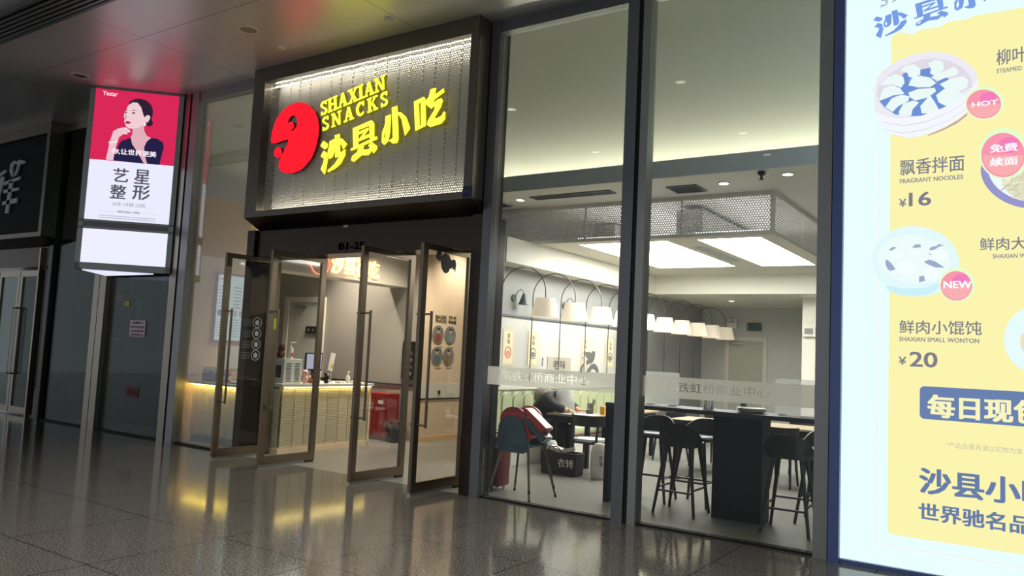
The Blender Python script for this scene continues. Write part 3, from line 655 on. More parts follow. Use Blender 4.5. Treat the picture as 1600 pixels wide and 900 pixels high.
# --- printed pictures: steamer with dumplings, bowls, round badges
def zp(ox, oy, sc, pts): return zoomed(LP, ox, oy, sc, pts)
SZ1 = (1355, 60, 5.294)
pic = thing  # printed pictures stay parts of the lightbox
def pr(nm, loops, rgb, k): MB().prism(loops, LP, *lay(k)).build(nm, Em(rgb, 1.0), lbx)
rim = [(62, 420), (80, 330), (150, 250), (260, 180), (400, 128), (540, 112), (670, 125), (780, 170), (870, 240), (915, 310), (920, 390), (905, 470), (860, 560), (820, 620), (700, 700), (560, 770), (420, 815), (330, 822), (200, 790), (90, 690), (60, 600)]
pr('steamer_basket', [zp(*SZ1, rim)], (238, 236, 246), 3)
pr('steamer_basket_base', [zp(*SZ1, [(500, 800), (640, 740), (760, 670), (830, 615), (826, 640), (740, 705), (620, 765), (510, 806)])], (196, 172, 170), 4)
pr('steamer_inner_wall', [zp(*SZ1, [(80, 470), (95, 390), (180, 300), (300, 225), (450, 175), (570, 165), (690, 190), (800, 250), (860, 330), (865, 400), (780, 450), (600, 560), (420, 640), (260, 630), (130, 570)])], (226, 220, 230), 4)
pr('steamer_cloth', [zp(*SZ1, [(100, 520), (200, 480), (300, 290), (440, 260), (510, 245), (640, 280), (720, 420), (660, 560), (480, 640), (370, 645), (230, 630), (150, 575)])], (112, 146, 214), 5)
DUMP = [[(270, 270), (320, 225), (390, 215), (440, 250), (440, 300), (390, 330), (345, 320), (330, 280)], [(500, 210), (560, 180), (625, 190), (638, 240), (610, 290), (560, 312), (520, 290), (530, 240)],
        [(105, 390), (170, 320), (240, 298), (300, 320), (310, 370), (280, 410), (210, 380)], [(530, 320), (640, 270), (720, 235), (760, 270), (740, 305), (640, 330), (570, 360)],
        [(340, 390), (370, 330), (440, 310), (520, 325), (570, 370), (520, 405), (420, 405)], [(600, 380), (700, 330), (800, 315), (840, 350), (825, 410), (760, 440), (650, 420)],
        [(100, 510), (130, 420), (200, 390), (270, 410), (310, 460), (220, 470), (150, 500)], [(340, 450), (420, 420), (560, 410), (570, 440), (500, 490), (400, 515), (355, 490)],
        [(150, 570), (200, 500), (280, 465), (350, 480), (340, 520), (260, 560), (210, 610)], [(570, 470), (650, 410), (760, 440), (800, 470), (740, 540), (650, 560), (590, 530)],
        [(260, 610), (300, 540), (380, 515), (430, 530), (375, 590), (365, 640), (270, 640)], [(440, 560), (520, 470), (560, 530), (600, 600), (560, 625), (450, 620)]]
for d in DUMP: pr('printed_dumpling', [zp(*SZ1, d)], (236, 250, 250), 6)
for d in ([(400, 412), (440, 402), (500, 405), (440, 418)], [(340, 362), (350, 340), (372, 332), (350, 356)], [(595, 385), (560, 350), (520, 325), (570, 345)], [(180, 500), (230, 474), (300, 470), (225, 482)]): pr('dumpling_fold', [zp(*SZ1, d)], (170, 176, 200), 7)
pr('steamer_front', [zp(*SZ1, [(60, 600), (130, 640), (260, 665), (420, 650), (600, 590), (780, 500), (880, 400), (915, 330), (920, 390), (905, 470), (860, 560), (820, 620), (700, 700), (560, 770), (420, 815), (330, 822), (200, 790), (90, 690)])], (246, 248, 255), 7)
for o_, w_ in ((0, 5), (62, 4)):
    pr('steamer_band', [zp(*SZ1, [(130, 690+o_), (300, 720+o_), (480, 690+o_), (680, 610+o_), (850, 500+o_), (850, 500+o_+w_), (680, 610+o_+w_), (480, 690+o_+w_+3), (300, 720+o_+w_+3), (130, 690+o_+w_)])], (222, 220, 236), 8)
BZ = (1355, 330, 5.294)
pr('printed_bowl', [zp(*BZ, ellpts(400, 415, 362, 290, 0.12, 40))], (228, 250, 252), 3)
pr('bowl_shadow', [zp(*BZ, [(150, 610), (300, 640), (470, 635), (600, 590), (590, 640), (500, 690), (380, 706), (250, 690), (170, 650)])], (206, 242, 252), 4)
pr('bowl_soup', [zp(*BZ, ellpts(390, 400, 300, 200, 0.10, 36))], (238, 252, 252), 4)
for d in ([(150, 410), (165, 400), (200, 430), (235, 480), (190, 495), (170, 480), (155, 450)], [(470, 420), (510, 400), (560, 415), (600, 440), (640, 468), (560, 465), (500, 440)], [(510, 322), (530, 295), (570, 290), (590, 272), (640, 285), (590, 295), (555, 325)], [(370, 300), (400, 275), (440, 275), (445, 298), (400, 304)], [(180, 320), (210, 295), (245, 300), (200, 328)], [(430, 540), (470, 535), (480, 575), (430, 590)], [(500, 350), (555, 360), (570, 400), (545, 372)]):
    pr('printed_seaweed', [zp(*BZ, d)], (160, 174, 206), 5)
for c_ in ((250, 360, 60, 40), (330, 470, 90, 60), (600, 360, 70, 50), (540, 520, 80, 50), (400, 350, 50, 30)): pr('printed_wonton', [zp(*BZ, ellpts(*c_, 0.2, 20))], (244, 255, 255), 6)
NZ = (1290, 220, 3.461)
pr('noodle_bowl', [zp(*NZ, ellpts(1080, 190, 245, 172, 0.25, 40))], (152, 152, 206), 3)
pr('noodle_bowl_inside', [zp(*NZ, ellpts(1090, 178, 215, 148, 0.25, 40))], (240, 252, 255), 4)
pr('noodle_pile', [zp(*NZ, ellpts(1090, 225, 140, 100, 0.25, 30))], (226, 224, 196), 5)
for k in range(26):
    a = random.uniform(960, 1090); b = random.uniform(170, 310); t = random.uniform(0, PI); l = 28
    dx, dy = l*math.cos(t), l*math.sin(t); pr('printed_noodle', [zp(*NZ, [(a-dx, b-dy), (a+dx, b+dy), (a+dx+4, b+dy+5), (a-dx+4, b-dy+5)])], random.choice(((246, 244, 222), (196, 196, 160), (214, 206, 166))), 6)
pr('white_plate', [zp(1290, 470, 3.913, ellpts(1290, 235, 200, 205, 0.1, 40))], (232, 252, 252), 3)
pr('plate_food', [zp(1290, 470, 3.913, ellpts(1320, 255, 130, 110, 0.1, 30))], (236, 226, 190), 4)
for nm, cz, cx, cy, rx, ry, words in (('hot_badge', SZ1, 965, 545, 142, 120, [('HOT', 866, 573, 1084, 505)]), ('new_badge', BZ, 738, 618, 130, 122, [('NEW', 630, 640, 868, 575)]), ('refill_badge', NZ, 960, 78, 118, 120, [('免费', 888, 68, 1040, 8), ('续面', 888, 142, 1040, 82)])):
    pr(nm+'_halo', [zp(*cz, ellpts(cx+6, cy-8, rx*1.16, ry*1.16, 0, 36))], (232, 255, 206), 8)
    pr(nm, [zp(*cz, ellpts(cx, cy, rx, ry, 0, 36))], (250, 152, 176), 9)
    pr(nm+'_lower', [zp(*cz, [(x, y) for x, y in ellpts(cx, cy, rx*0.94, ry*0.92, 0, 36) if y > cy-4])], (250, 176, 178), 10)
    pr(nm+'_gleam', [zp(*cz, ellpts(cx+rx*0.25, cy-ry*0.45, rx*0.5, ry*0.35, -0.2, 24))], (244, 128, 190), 10)
    for w_, xl, yb, xr, yt in words: lt(w_, cz[0]+xl/cz[2], cz[1]+yb/cz[2], cz[0]+xr/cz[2], cz[1]+yt/cz[2], Em((255, 250, 255), 1.0), 0.022, 'lettering', 12)

# ================================================================ angled advertising lightbox at the left
A_ = Vector((-11.2, -0.06, 0)); s2 = math.sqrt(0.5); T_ = 0.97
B_ = A_ + Vector((-T_, -T_, 0)); C_ = A_ + Vector((-2*T_, 0, 0))
YP = Plane((A_.x-T_, A_.y-T_, 0), (s2, s2, 0), (0, 0, 1))      # right-hand face, origin at the outer edge
ad = thing('advertising_lightbox', 'angled lightbox with a red portrait advertisement above a blank white panel', 'light box', (-12.17, -0.4, 2.57))
WID = T_/s2
UPP = Plane((0, 0, 0), (1, 0, 0), (0, 1, 0))
tri = [(A_.x, A_.y), (C_.x, C_.y), (B_.x, B_.y)]
MB().prism(tri, UPP, 2.57, 5.415).build('housing', M_['darkframe'], ad)
lw = [(A_.x-0.28, A_.y-0.1), (C_.x+0.28, C_.y-0.1), (B_.x, B_.y+0.12)]
MB().prism(lw, UPP, 2.555, 2.569).build('underside_light', Em((225, 225, 255), 1.1), ad)
pa = lambda x, y: YP.at(x, y)
f0, g1 = pa(149, 136); f1_, _ = pa(280, 150)
_, wb = pa(131, 341.5); _, rb_ = pa(139, 248); _, lt1 = pa(128, 356); _, lb1 = pa(125, 409)
fx0, fx1 = 0.075, WID-0.075
AL = lambda k: (0.001+0.0007*k, 0.0015+0.0007*k)
MB().rect(YP, fx0, rb_, fx1, 5.388, *AL(0)).build('red_ground', Em((218, 40, 88), 1.0), ad)
MB().rect(YP, fx0, wb, fx1, rb_, *AL(0)).build('white_ground', Em((236, 236, 255), 1.0), ad)
MB().rect(YP, fx0, lb1, fx1, lt1, *AL(0)).build('blank_panel', Em((238, 240, 255), 1.0), ad)
bz = MB(); bz.rect(YP, 0, wb-0.035, WID, wb-0.0, 0.0, 0.012); bz.rect(YP, 0, lt1, WID, lt1+0.035, 0, 0.012); bz.rect(YP, 0, 2.57, WID, lb1, 0, 0.012); bz.rect(YP, 0, 5.388, WID, 5.415, 0, 0.012)
bz.rect(YP, 0, 2.57, fx0, 5.415, 0, 0.012); bz.rect(YP, fx1, 2.57, WID, 5.415, 0, 0.012); bz.build('bezel', M_['frame'], ad)  # lighter metal on the bezel stands in for glow of the lit face
YZ = (130, 130, 6.925)
def ap(nm, pts, rgb, k): MB().prism(zoomed(YP, *YZ, pts), YP, *AL(k)).build(nm, Em(rgb, 1.0), ad)
ap('printed_hair', [(490, 240), (505, 200), (560, 172), (620, 168), (690, 190), (740, 240), (757, 300), (750, 360), (738, 395), (757, 430), (745, 460), (710, 470), (680, 455), (665, 420), (650, 350), (630, 270), (590, 215), (540, 210)], (48, 34, 52), 3)
ap('printed_neck', [(535, 480), (655, 450), (662, 520), (690, 570), (740, 596), (690, 700), (690, 872), (655, 872), (600, 760), (515, 640), (512, 590), (532, 550)], (226, 176, 186), 1)
ap('printed_face', [(495, 235), (540, 208), (590, 212), (630, 265), (652, 345), (665, 372), (690, 346), (720, 350), (728, 375), (700, 425), (668, 425), (650, 455), (600, 482), (540, 491), (500, 492), (465, 470), (455, 440), (445, 415), (450, 395), (440, 360), (445, 330), (470, 290), (480, 255)], (240, 206, 212), 4)
ap('printed_nose', [(455, 330), (470, 350), (474, 385), (456, 396), (446, 388), (450, 365)], (214, 160, 172), 5)
ap('printed_lips', [(455, 420), (480, 408), (522, 428), (490, 442), (465, 438)], (170, 40, 70), 5)
ap('printed_eye', [(525, 325), (545, 314), (570, 326), (545, 333)], (62, 40, 58), 5); ap('printed_eye', [(448, 322), (462, 312), (482, 318), (462, 328)], (80, 50, 66), 5)
ap('printed_brow', [(515, 302), (545, 288), (590, 298), (545, 296)], (96, 62, 76), 5); ap('printed_brow', [(452, 300), (468, 290), (486, 296), (468, 298)], (96, 62, 76), 5)
ap('printed_earring', [(655, 430), (672, 425), (684, 445), (668, 468), (655, 460)], (240, 236, 240), 6)
ap('printed_dress', [(515, 590), (420, 622), (385, 660), (370, 720), (335, 780), (325, 836), (658, 872), (595, 760), (530, 660)], (38, 34, 74), 2)
ap('printed_dress', [(735, 594), (800, 600), (860, 640), (874, 690), (850, 780), (825, 884), (690, 872), (664, 760), (660, 690), (690, 630)], (36, 32, 70), 2)
ap('printed_arm', [(325, 520), (380, 490), (440, 478), (470, 482), (512, 518), (505, 535), (470, 532), (480, 552), (440, 550), (390, 582), (370, 640), (345, 720), (325, 836), (245, 826), (270, 720), (285, 640), (310, 570)], (236, 196, 206), 3)
for fp in ([(440, 486), (470, 482), (512, 516), (508, 530), (470, 508)], [(420, 520), (470, 528), (482, 548), (470, 556), (430, 540)]): ap('printed_finger', fp, (246, 214, 220), 6)
ap('printed_bracelet', [(276, 630), (300, 640), (372, 622), (376, 634), (300, 654), (274, 644)], (250, 240, 240), 4)
def at_(body, oz, xl, yb, xr, yr, h, rgb, bold=0.0, k=7):
    a0, b0 = YP.at(oz[0]+xl/oz[2], oz[1]+yb/oz[2]); a1, _ = YP.at(oz[0]+xr/oz[2], oz[1]+yr/oz[2]); _, bt = YP.at(oz[0]+xl/oz[2], oz[1]+(yb-h)/oz[2])
    mb = MB(); text_into(mb, body, YP, (a0, b0, a1, bt), *AL(k), bold); mb.build('lettering', Em(rgb, 1.0), ad)
at_('Yestar', YZ, 214, 130, 372, 146, 50, (255, 240, 245), 0.008); at_('你,让世界更美', YZ, 305, 765, 790, 802, 66, (250, 240, 250), 0.02)
YZ2 = (110, 240, 4.5)
at_('艺', YZ2, 295, 196, 405, 202, 98, (88, 84, 96), 0.012, 2); at_('星', YZ2, 445, 212, 556, 218, 105, (88, 84, 96), 0.012, 2)
at_('整', YZ2, 275, 314, 388, 322, 102, (88, 84, 96), 0.012, 2); at_('形', YZ2, 432, 322, 556, 328, 106, (88, 84, 96), 0.012, 2)
at_('16年·19城·23院', YZ2, 292, 366, 526, 382, 30, (150, 146, 160), 0.0, 2); at_('400-620-1992', YZ2, 326, 415, 486, 426, 16, (120, 116, 130), 0.01, 2)
for yy in (432, 447): 
    m = MB()
    for k in range(22):
        a, b = YP.at(YZ2[0]+(205+k*18)/YZ2[2], YZ2[1]+(yy+k*1.35)/YZ2[2]); m.rect(YP, a, b-0.008, a+0.03, b+0.008, *AL(2))
    m.build('small_print', Em((190, 188, 204), 1.0), ad)
m = MB()
for xa, xb in ((205, 310), (500, 605)):
    a, b = YP.at(YZ2[0]+xa/YZ2[2], YZ2[1]+(402+(xa-205)*0.07)/YZ2[2]); a2, _ = YP.at(YZ2[0]+xb/YZ2[2], YZ2[1]+420/YZ2[2]); m.rect(YP, a, b, a2, b+0.004, *AL(2))
m.build('thin_rule', Em((205, 203, 220), 1.0), ad)
# ================================================================ order counter
cp_xz = perf_mat('perforated_counter_front', (236, 226, 196), (0, 2), 0.026, 0.32, rough=0.5, metal=0.1)
cp_yz = perf_mat('perforated_counter_side', (236, 226, 196), (1, 2), 0.026, 0.32, rough=0.5, metal=0.1)
warm_led = emit('warm_counter_led', (255, 226, 140), 18.0)
c1 = thing('order_counter', 'order counter facing the entrance with warm lit perforated front', 'counter', (-9.4, 1.35, 0))
MB().box(-9.75, -9.0, 0.44, 2.32, 0.955, 1.0, bev=0.004).build('worktop', M_['offwhite'], c1)
MB().box(-9.72, -9.16, 0.52, 2.26, 0.09, 0.955).build('body', M_['greyink'], c1)
MB().box(-9.70, -9.04, 0.46, 2.28, 0.0, 0.075).build('plinth', M_['oak'], c1)
MB().box(-9.74, -9.04, 2.26, 2.30, 0.0, 0.955).build('end_panel', M_['oak'], c1)
m = MB(); folded_sheet(m, 0.50, 2.26, 0.085, 0.93, Plane((-9.06, 0, 0), (0, 1, 0), (0, 0, 1)), 0.0, 0.22, 0.014); m.build('perforated_front', cp_yz, c1)
m = MB(); folded_sheet(m, -9.7, -9.05, 0.085, 0.93, facade(0.47), 0.0, 0.22, 0.010); m.build('perforated_front', cp_xz, c1)
MB().box(-9.034, -9.020, 0.50, 2.27, 0.944, 0.954).build('led_strip', warm_led, c1)
c2 = thing('side_counter', 'lower side counter behind the left window with yellow lit perforated front', 'counter', (-10.4, 0.7, 0))
MB().box(-11.02, -9.86, 0.30, 0.95, 0.895, 0.935, bev=0.004).build('worktop', M_['fascia'], c2)
MB().box(-11.02, -9.88, 0.46, 0.93, 0.0, 0.895).build('body', M_['white'], c2); MB().box(-11.0, -9.89, 0.40, 0.41, 0.87, 0.885).build('inner_led_strip', emit('yellow_inner_led', (255, 218, 90), 30.0), c2)
MB().box(-11.02, -9.88, 0.40, 0.46, 0.0, 0.12).build('plinth', M_['darkwood'], c2)
m = MB(); folded_sheet(m, -11.0, -9.88, 0.12, 0.875, facade(0.36), 0.0, 0.19, 0.012); m.build('perforated_front', cp_xz, c2)
MB().box(-11.0, -9.89, 0.305, 0.318, 0.884, 0.894).build('led_strip', emit('yellow_counter_led', (255, 218, 90), 30.0), c2)
bk = thing('kitchen_cabinet', 'dark steel kitchen cabinet between the two counters', 'cabinet', (-9.8, 1.4, 0))
MB().box(-10.15, -9.85, 1.05, 1.7, 0.0, 0.88).build('body', M_['slate'], bk)
MB().box(-10.16, -9.84, 1.04, 1.71, 0.88, 0.91).build('worktop', M_['chrome'], bk)
MB().box(-10.1, -9.9, 1.03, 1.048, 0.12, 0.80).build('door', M_['darkframe'], bk)

def onplane_box(mb, pl, xl, yb, xr, yt, c0, c1):
    a0, b0, a1, b1 = prect(pl, xl, yb, xr, yt); return mb.rect(pl, a0, b0, a1, b1, c0, c1)
# illuminated menu board
mp_ = sidewall(-11.0); mn = thing('menu_board', 'lit white menu board with pink border on the beige wall', 'menu board', (-11.01, 0.95, 1.57))
MB().box(-11.03, -11.005, 0.64, 1.27, 1.55, 2.68).build('frame', mat('pink_frame', (178, 110, 130), rough=0.5), mn)
MB().box(-11.004, -11.0, 0.675, 1.235, 1.585, 2.645).build('lit_face', Em((214, 232, 230), 0.8), mn)
IN_ = Em((150, 160, 164), 0.7)
mm = MB(); text_into(mm, '沙县小吃', mp_, (0.70, 2.56, 0.85, 2.60), 0.0005, 0.001, 0.02); mm.build('heading', Em((176, 84, 96), 0.8), mn)
for col in (0.70, 0.98):
    for k in range(7):
        mm = MB(); mm.rect(mp_, col, 2.45-k*0.055, col+0.15, 2.465-k*0.055, 0.0005, 0.001); mm.rect(mp_, col+0.19, 2.45-k*0.055, col+0.22, 2.465-k*0.055, 0.0005, 0.001); mm.build('menu_row', IN_, mn)
    for k in range(7):
        mm = MB(); mm.rect(mp_, col, 1.92-k*0.045, col+0.13, 1.93-k*0.045, 0.0005, 0.001); mm.build('menu_row', IN_, mn)
for k, rgb in enumerate(((120, 130, 132), (160, 150, 140), (196, 196, 190), (196, 160, 160))):
    MB().ell(mp_, 0.74+k*0.14, 2.03, 0.05, 0.055, 0.0005, 0.0012).build('dish_picture', Em(rgb, 0.7), mn)
# papers under the menu board
ps = thing('notice_sheet', 'white notice sheet hanging below the menu board', 'notice', (-11.02, 1.1, 1.05))
MB().box(-11.03, -11.02, 0.92, 1.24, 1.12, 1.50).build('sheet', M_['paper'], ps)
MB().box(-11.02, -11.018, 0.92, 1.24, 1.12, 1.15).build('green_edge', mat('lime_edge', (206, 220, 90), rough=0.6), ps)

# neon shop name on the bulkhead above the counter
ns = thing('neon_sign', 'glowing orange neon shop name on the white bulkhead above the counter', 'neon sign', (-9.29, 1.9, 2.68))
NP = sidewall(-9.29); NEON = emit('orange_neon', (255, 190, 120), 5.5)
bs0 = sx0; allb = [b for l in BRUSH_W for q_ in l for a, b in q_]; alla = [a for l in BRUSH_W for q_ in l for a, b in q_]
ya0, yb0 = NP.at(517, 431); ya1, yb1 = NP.at(593, 409)
amin, amax = min(alla), max(alla); slope = 0.36
def neon_f(a, b):
    t = (a-amin)/(amax-amin); base = min(allb) + t*(amax-amin)*0.30
    return (ya0+t*(ya1-ya0), yb0+0.075+(b-base)*0.36)
m = MB(); text_into(m, '沙县小吃', NP, (ya0, yb0+0.05, ya1, yb0+0.05+0.30), 0.0, 0.02, 0.0); m.build('neon_lettering', NEON, ns)
m = MB(); n0 = NP.at(526, 404); n1 = NP.at(562, 404); slab_line(m, 'SNACKS', NP, n0, (n1[0], n0[1]), (n0[0], n0[1]+0.10), 0.0, 0.02, 0.2); m.build('neon_lettering', NEON, ns)
hc = NP.at(500, 412)
m = MB(); m.tube([NP.p3(hc[0]+0.19*math.cos(t*0.3+2.4), hc[1]+0.17*math.sin(t*0.3+2.4), 0.01) for t in range(17)], 0.006, 6)
m.build('neon_outline', emit('red_neon', (255, 120, 100), 3.0), ns)
m = MB(); m.tube([NP.p3(hc[0]-0.17+0.05*math.cos(t*0.45), hc[1]+0.05+0.05*math.sin(t*0.45), 0.01) for t in range(15)], 0.006, 6); m.build('neon_outline', emit('red_neon_small', (255, 120, 100), 3.0), ns)

# ================================================================ on the counters
KP = sidewall(-9.2)
def px_on(x, y, X=-9.2): p = onX(x, y, X); return p
# grey rental box with slots
p0 = px_on(432, 604); p1 = px_on(466, 604)
pb = thing('power_bank_box', 'pale grey upright box with rows of slots on the order counter', 'box', (-9.2, 0.72, 1.0))
MB().box(-9.36, -9.14, 0.56, 0.90, 1.0, 1.36, bev=0.008).build('housing', mat('pale_grey_plastic', (206, 212, 206), rough=0.4), pb)
for cx in (0.65, 0.81):
    for k in range(8): MB().box(-9.142, -9.136, cx-0.045, cx+0.045, 1.03+k*0.036, 1.045+k*0.036).build('slot', M_['slate'], pb)
MB().box(-9.32, -9.2, 0.555, 0.562, 1.08, 1.26).build('screen', M_['black'], pb)
sb = thing('sanitizer_bottle', 'white pump bottle with a pink label standing on the grey slotted box', 'bottle', (-9.24, 0.74, 1.36))
MB().lathe([(0.001, 1.36), (0.045, 1.36), (0.045, 1.5), (0.038, 1.525), (0.015, 1.53), (0.015, 1.555), (0.001, 1.555)], (-9.24, 0.74, 0), 20).build('bottle', M_['paper'], sb, smooth=True)
MB().tube([(-9.24, 0.74, 1.55), (-9.24, 0.74, 1.60), (-9.24, 0.755, 1.605), (-9.24, 0.84, 1.60)], 0.008, 8).build('pump', M_['paper'], sb)
MB().box(-9.196, -9.193, 0.715, 0.765, 1.39, 1.45).build('label', mat('pink_label', (214, 96, 140), rough=0.5), sb)
pd = thing('plush_dog', 'brown plush toy sitting behind the white pump bottle', 'toy', (-9.30, 0.62, 1.36))
MB().sphere((-9.30, 0.62, 1.42), 0.06).sphere((-9.30, 0.63, 1.51), 0.05).sphere((-9.27, 0.60, 1.55), 0.02).sphere((-9.30, 0.665, 1.55), 0.02).sphere((-9.26, 0.635, 1.50), 0.02).build('body', mat('brown_plush', (96, 62, 44), rough=0.9, bump=0.5, nscale=80), pd, smooth=True)
for y in (0.61, 0.65): MB().sphere((-9.255, y, 1.525), 0.007).build('eye', M_['black'], pd)
# small cat figurine with baskets
cf = thing('cat_figurine', 'small pink and white cat figurine beside the slotted box', 'figurine', (-9.15, 0.97, 1.0))
MB().sphere((-9.15, 0.97, 1.068), 0.06, sc=(1, 1, 1.1)).sphere((-9.15, 0.97, 1.15), 0.055).cone((-9.15, 0.935, 1.18), (-9.15, 0.925, 1.225), 0.02, 0.002).cone((-9.15, 1.005, 1.18), (-9.15, 1.015, 1.225), 0.02, 0.002).sphere((-9.11, 1.03, 1.10), 0.022).build('body', mat('pink_ceramic', (236, 196, 184), rough=0.3), cf, smooth=True)
for y in (0.95, 0.99): MB().sphere((-9.098, y, 1.16), 0.007).build('eye', M_['black'], cf)
gb = thing('gift_basket', 'small orange wicker basket between the cat figurine and the monitor', 'basket', (-9.12, 1.11, 1.0))
MB().lathe([(0.001, 1.0), (0.05, 1.0), (0.065, 1.07), (0.06, 1.07), (0.046, 1.01), (0.001, 1.01)], (-9.12, 1.11, 0)).build('basket', mat('orange_wicker', (198, 122, 66), rough=0.7, bump=0.6, nscale=60), gb, smooth=True)
MB().tube([(-9.12+0.06*math.cos(t), 1.11, 1.07+0.07*math.sin(t)) for t in [PI*k/10 for k in range(11)]], 0.005).build('handle', mat('orange_handle', (198, 122, 66), rough=0.7), gb)
# monitor + screen
mo = thing('cash_register', 'black cash register monitor on the order counter turned to the side', 'monitor', (-9.3, 1.28, 1.0))
MB().box(-9.42, -9.26, 1.2, 1.38, 1.0, 1.025).box(-9.36, -9.32, 1.27, 1.31, 1.02, 1.2).build('stand', M_['black'], mo)
MB().box(-9.35, -9.32, 1.12, 1.46, 1.18, 1.46, bev=0.006).build('screen', M_['black'], mo)
MB().box(-9.319, -9.316, 1.14, 1.44, 1.21, 1.44).build('display', Em((188, 190, 214), 0.8), mo)
pc = thing('price_card', 'tilted white card standing beside the cash register monitor', 'card', (-9.2, 1.53, 1.2))
MB().obox(Vector((-9.2, 1.54, 1.33)), (0.01, 0.10, 0.28), Matrix.Rotation(-0.18, 3, 'X')).build('card', M_['paper'], pc)
MB().obox(Vector((-9.194, 1.55, 1.26)), (0.004, 0.05, 0.06), Matrix.Rotation(-0.18, 3, 'X')).build('printed_mark', mat('gold_mark', (206, 178, 96), rough=0.6), pc)
MB().tube([(-9.21, 1.56, 1.0), (-9.21, 1.56, 1.22)], 0.012).build('post', M_['chrome'], pc)
po = thing('plush_cow', 'black and white plush toy under the tilted white card', 'toy', (-9.14, 1.40, 1.0))
MB().sphere((-9.14, 1.40, 1.05), 0.052).sphere((-9.13, 1.40, 1.125), 0.045).sphere((-9.13, 1.355, 1.15), 0.018).sphere((-9.13, 1.445, 1.15), 0.018).build('body', M_['black'], po, smooth=True)
for y, z in ((1.385, 1.135), (1.42, 1.135), (1.40, 1.05)): MB().sphere((-9.09, y, z), 0.014).build('white_patch', M_['paper'], po, smooth=True)
wb = thing('soap_dispenser', 'small white pump bottle near the far end of the order counter', 'bottle', (-9.15, 1.86, 1.0))
MB().lathe([(0.001, 1.0), (0.036, 1.0), (0.036, 1.09), (0.028, 1.115), (0.011, 1.12), (0.011, 1.145), (0.001, 1.145)], (-9.15, 1.86, 0), 18).build('bottle', M_['paper'], wb, smooth=True)
MB().tube([(-9.15, 1.86, 1.14), (-9.15, 1.86, 1.18), (-9.15, 1.90, 1.18)], 0.007).build('pump', M_['paper'], wb)
for i, (y, w, h, lb_) in enumerate(((1.68, 0.10, 0.03, 'crumpled white paper bag lying left of the small pump bottle'), (2.0, 0.12, 0.035, 'white tissue pack lying right of the small pump bottle'), (2.13, 0.08, 0.02, 'flat white paper slip at the far end of the order counter'))):
    mb = MB().box(-9.2, -9.08, y-w/2, y+w/2, 1.0, 1.0+h, bev=0.006); tag(mb.build('paper_pack', M_['paper']), lb_, 'paper')
# drinks on the side counter
BT = [('brown', (70, 48, 36), 'dark brown drink bottle'), ('clear', (120, 126, 124), 'grey drink bottle'), ('red', (190, 60, 44), 'red labelled drink bottle')]
for i in range(8):
    x = -10.98+0.045+i*0.088; kind = BT[0] if i < 3 else (BT[1] if i < 5 else BT[2])
    words = ['leftmost', 'second', 'third'][i] if i < 3 else (['left', 'right'][i-3] if i < 5 else ['left', 'middle', 'right'][i-5])
    t = thing('drink_bottle', '%s %s in the drinks row on the side counter' % (words, kind[2]), 'bottle', (x, 0.50, 0.935), 'drink bottles on the side counter')
    bm_ = bpy.data.materials.get('drink_'+kind[0]) or mat('drink_'+kind[0], kind[1], rough=0.25)
    MB().lathe([(0.001, 0.935), (0.034, 0.935), (0.036, 0.95), (0.036, 1.07), (0.03, 1.10), (0.014, 1.125), (0.014, 1.14), (0.001, 1.14)], (x, 0.50, 0), 14).build('bottle', bm_, t, smooth=True)
    MB().lathe([(0.001, 1.138), (0.017, 1.138), (0.017, 1.158), (0.001, 1.158)], (x, 0.50, 0), 14).build('cap', M_['paper'] if i > 4 else M_['ink'], t)
    MB().lathe([(0.0365, 0.975), (0.0372, 0.976), (0.0372, 1.04), (0.0365, 1.041)], (x, 0.50, 0), 14).build('label', M_['paper'] if i > 4 else M_['greyink'], t)
tb = tag(MB().box(-10.2, -9.95, 0.42, 0.60, 0.935, 0.955, bev=0.004).build('serving_tray', M_['slate']), 'flat grey tray at the right end of the side counter', 'tray')

# ================================================================ behind the counter
bd = thing('kitchen_door', 'pale grey service door in the wall behind the counter', 'door', (-11.9, 3.33, 0)); bd['kind'] = 'structure'
MB().box(-12.5, -12.38, 3.30, 3.35, 0, 2.50).box(-11.46, -11.36, 3.30, 3.35, 0, 2.50).box(-12.38, -11.46, 3.30, 3.35, 2.40, 2.50).build('frame', M_['offwhite'], bd)
MB().box(-12.38, -11.46, 3.325, 3.348, 0, 2.40).build('leaf', M_['wallgrey'], bd)
MB().box(-12.2, -11.9, 3.28, 3.325, 2.28, 2.33).build('closer', M_['chrome'], bd)
kb = thing('light_switch', 'black double switch panel on the grey wall behind the counter', 'switch', (-11.55, 3.3, 1.95))
a0, b0, a1, b1 = prect(facade(3.28), 477, 521, 494, 510); MB().rect(facade(3.28), a0, b0, a1, b1, -0.06, 0.0).build('plate', M_['black'], kb)
for f_ in (0.3, 0.7): MB().ell(facade(3.28), a0+(a1-a0)*f_, (b0+b1)/2, 0.025, 0.03, 0, 0.008).build('button', M_['greyink'], kb)
# black board with white characters on the grey wall
wp = facade(3.30); a0, b0 = wp.at(626, 592); a1, b1 = wp.at(650, 534)
vb = thing('notice_board', 'narrow black notice board with small white rows behind the open doors', 'notice board', ((a0+a1)/2, 3.31, b0))
MB().rect(wp, a0, b0, a1, b1, -0.045, 0.0).build('board', M_['black'], vb)
for k, body in enumerate(('营业时间', '外卖', '排队取餐', '扫码', '点餐')):
    z = b1-(b1-b0)*(0.12+0.18*k); mm = MB(); text_into(mm, body, wp, (a0+0.08, z-0.04, a1-0.06, z+0.035), 0, 0.003, 0.01); mm.build('lettering', M_['paper'], vb)
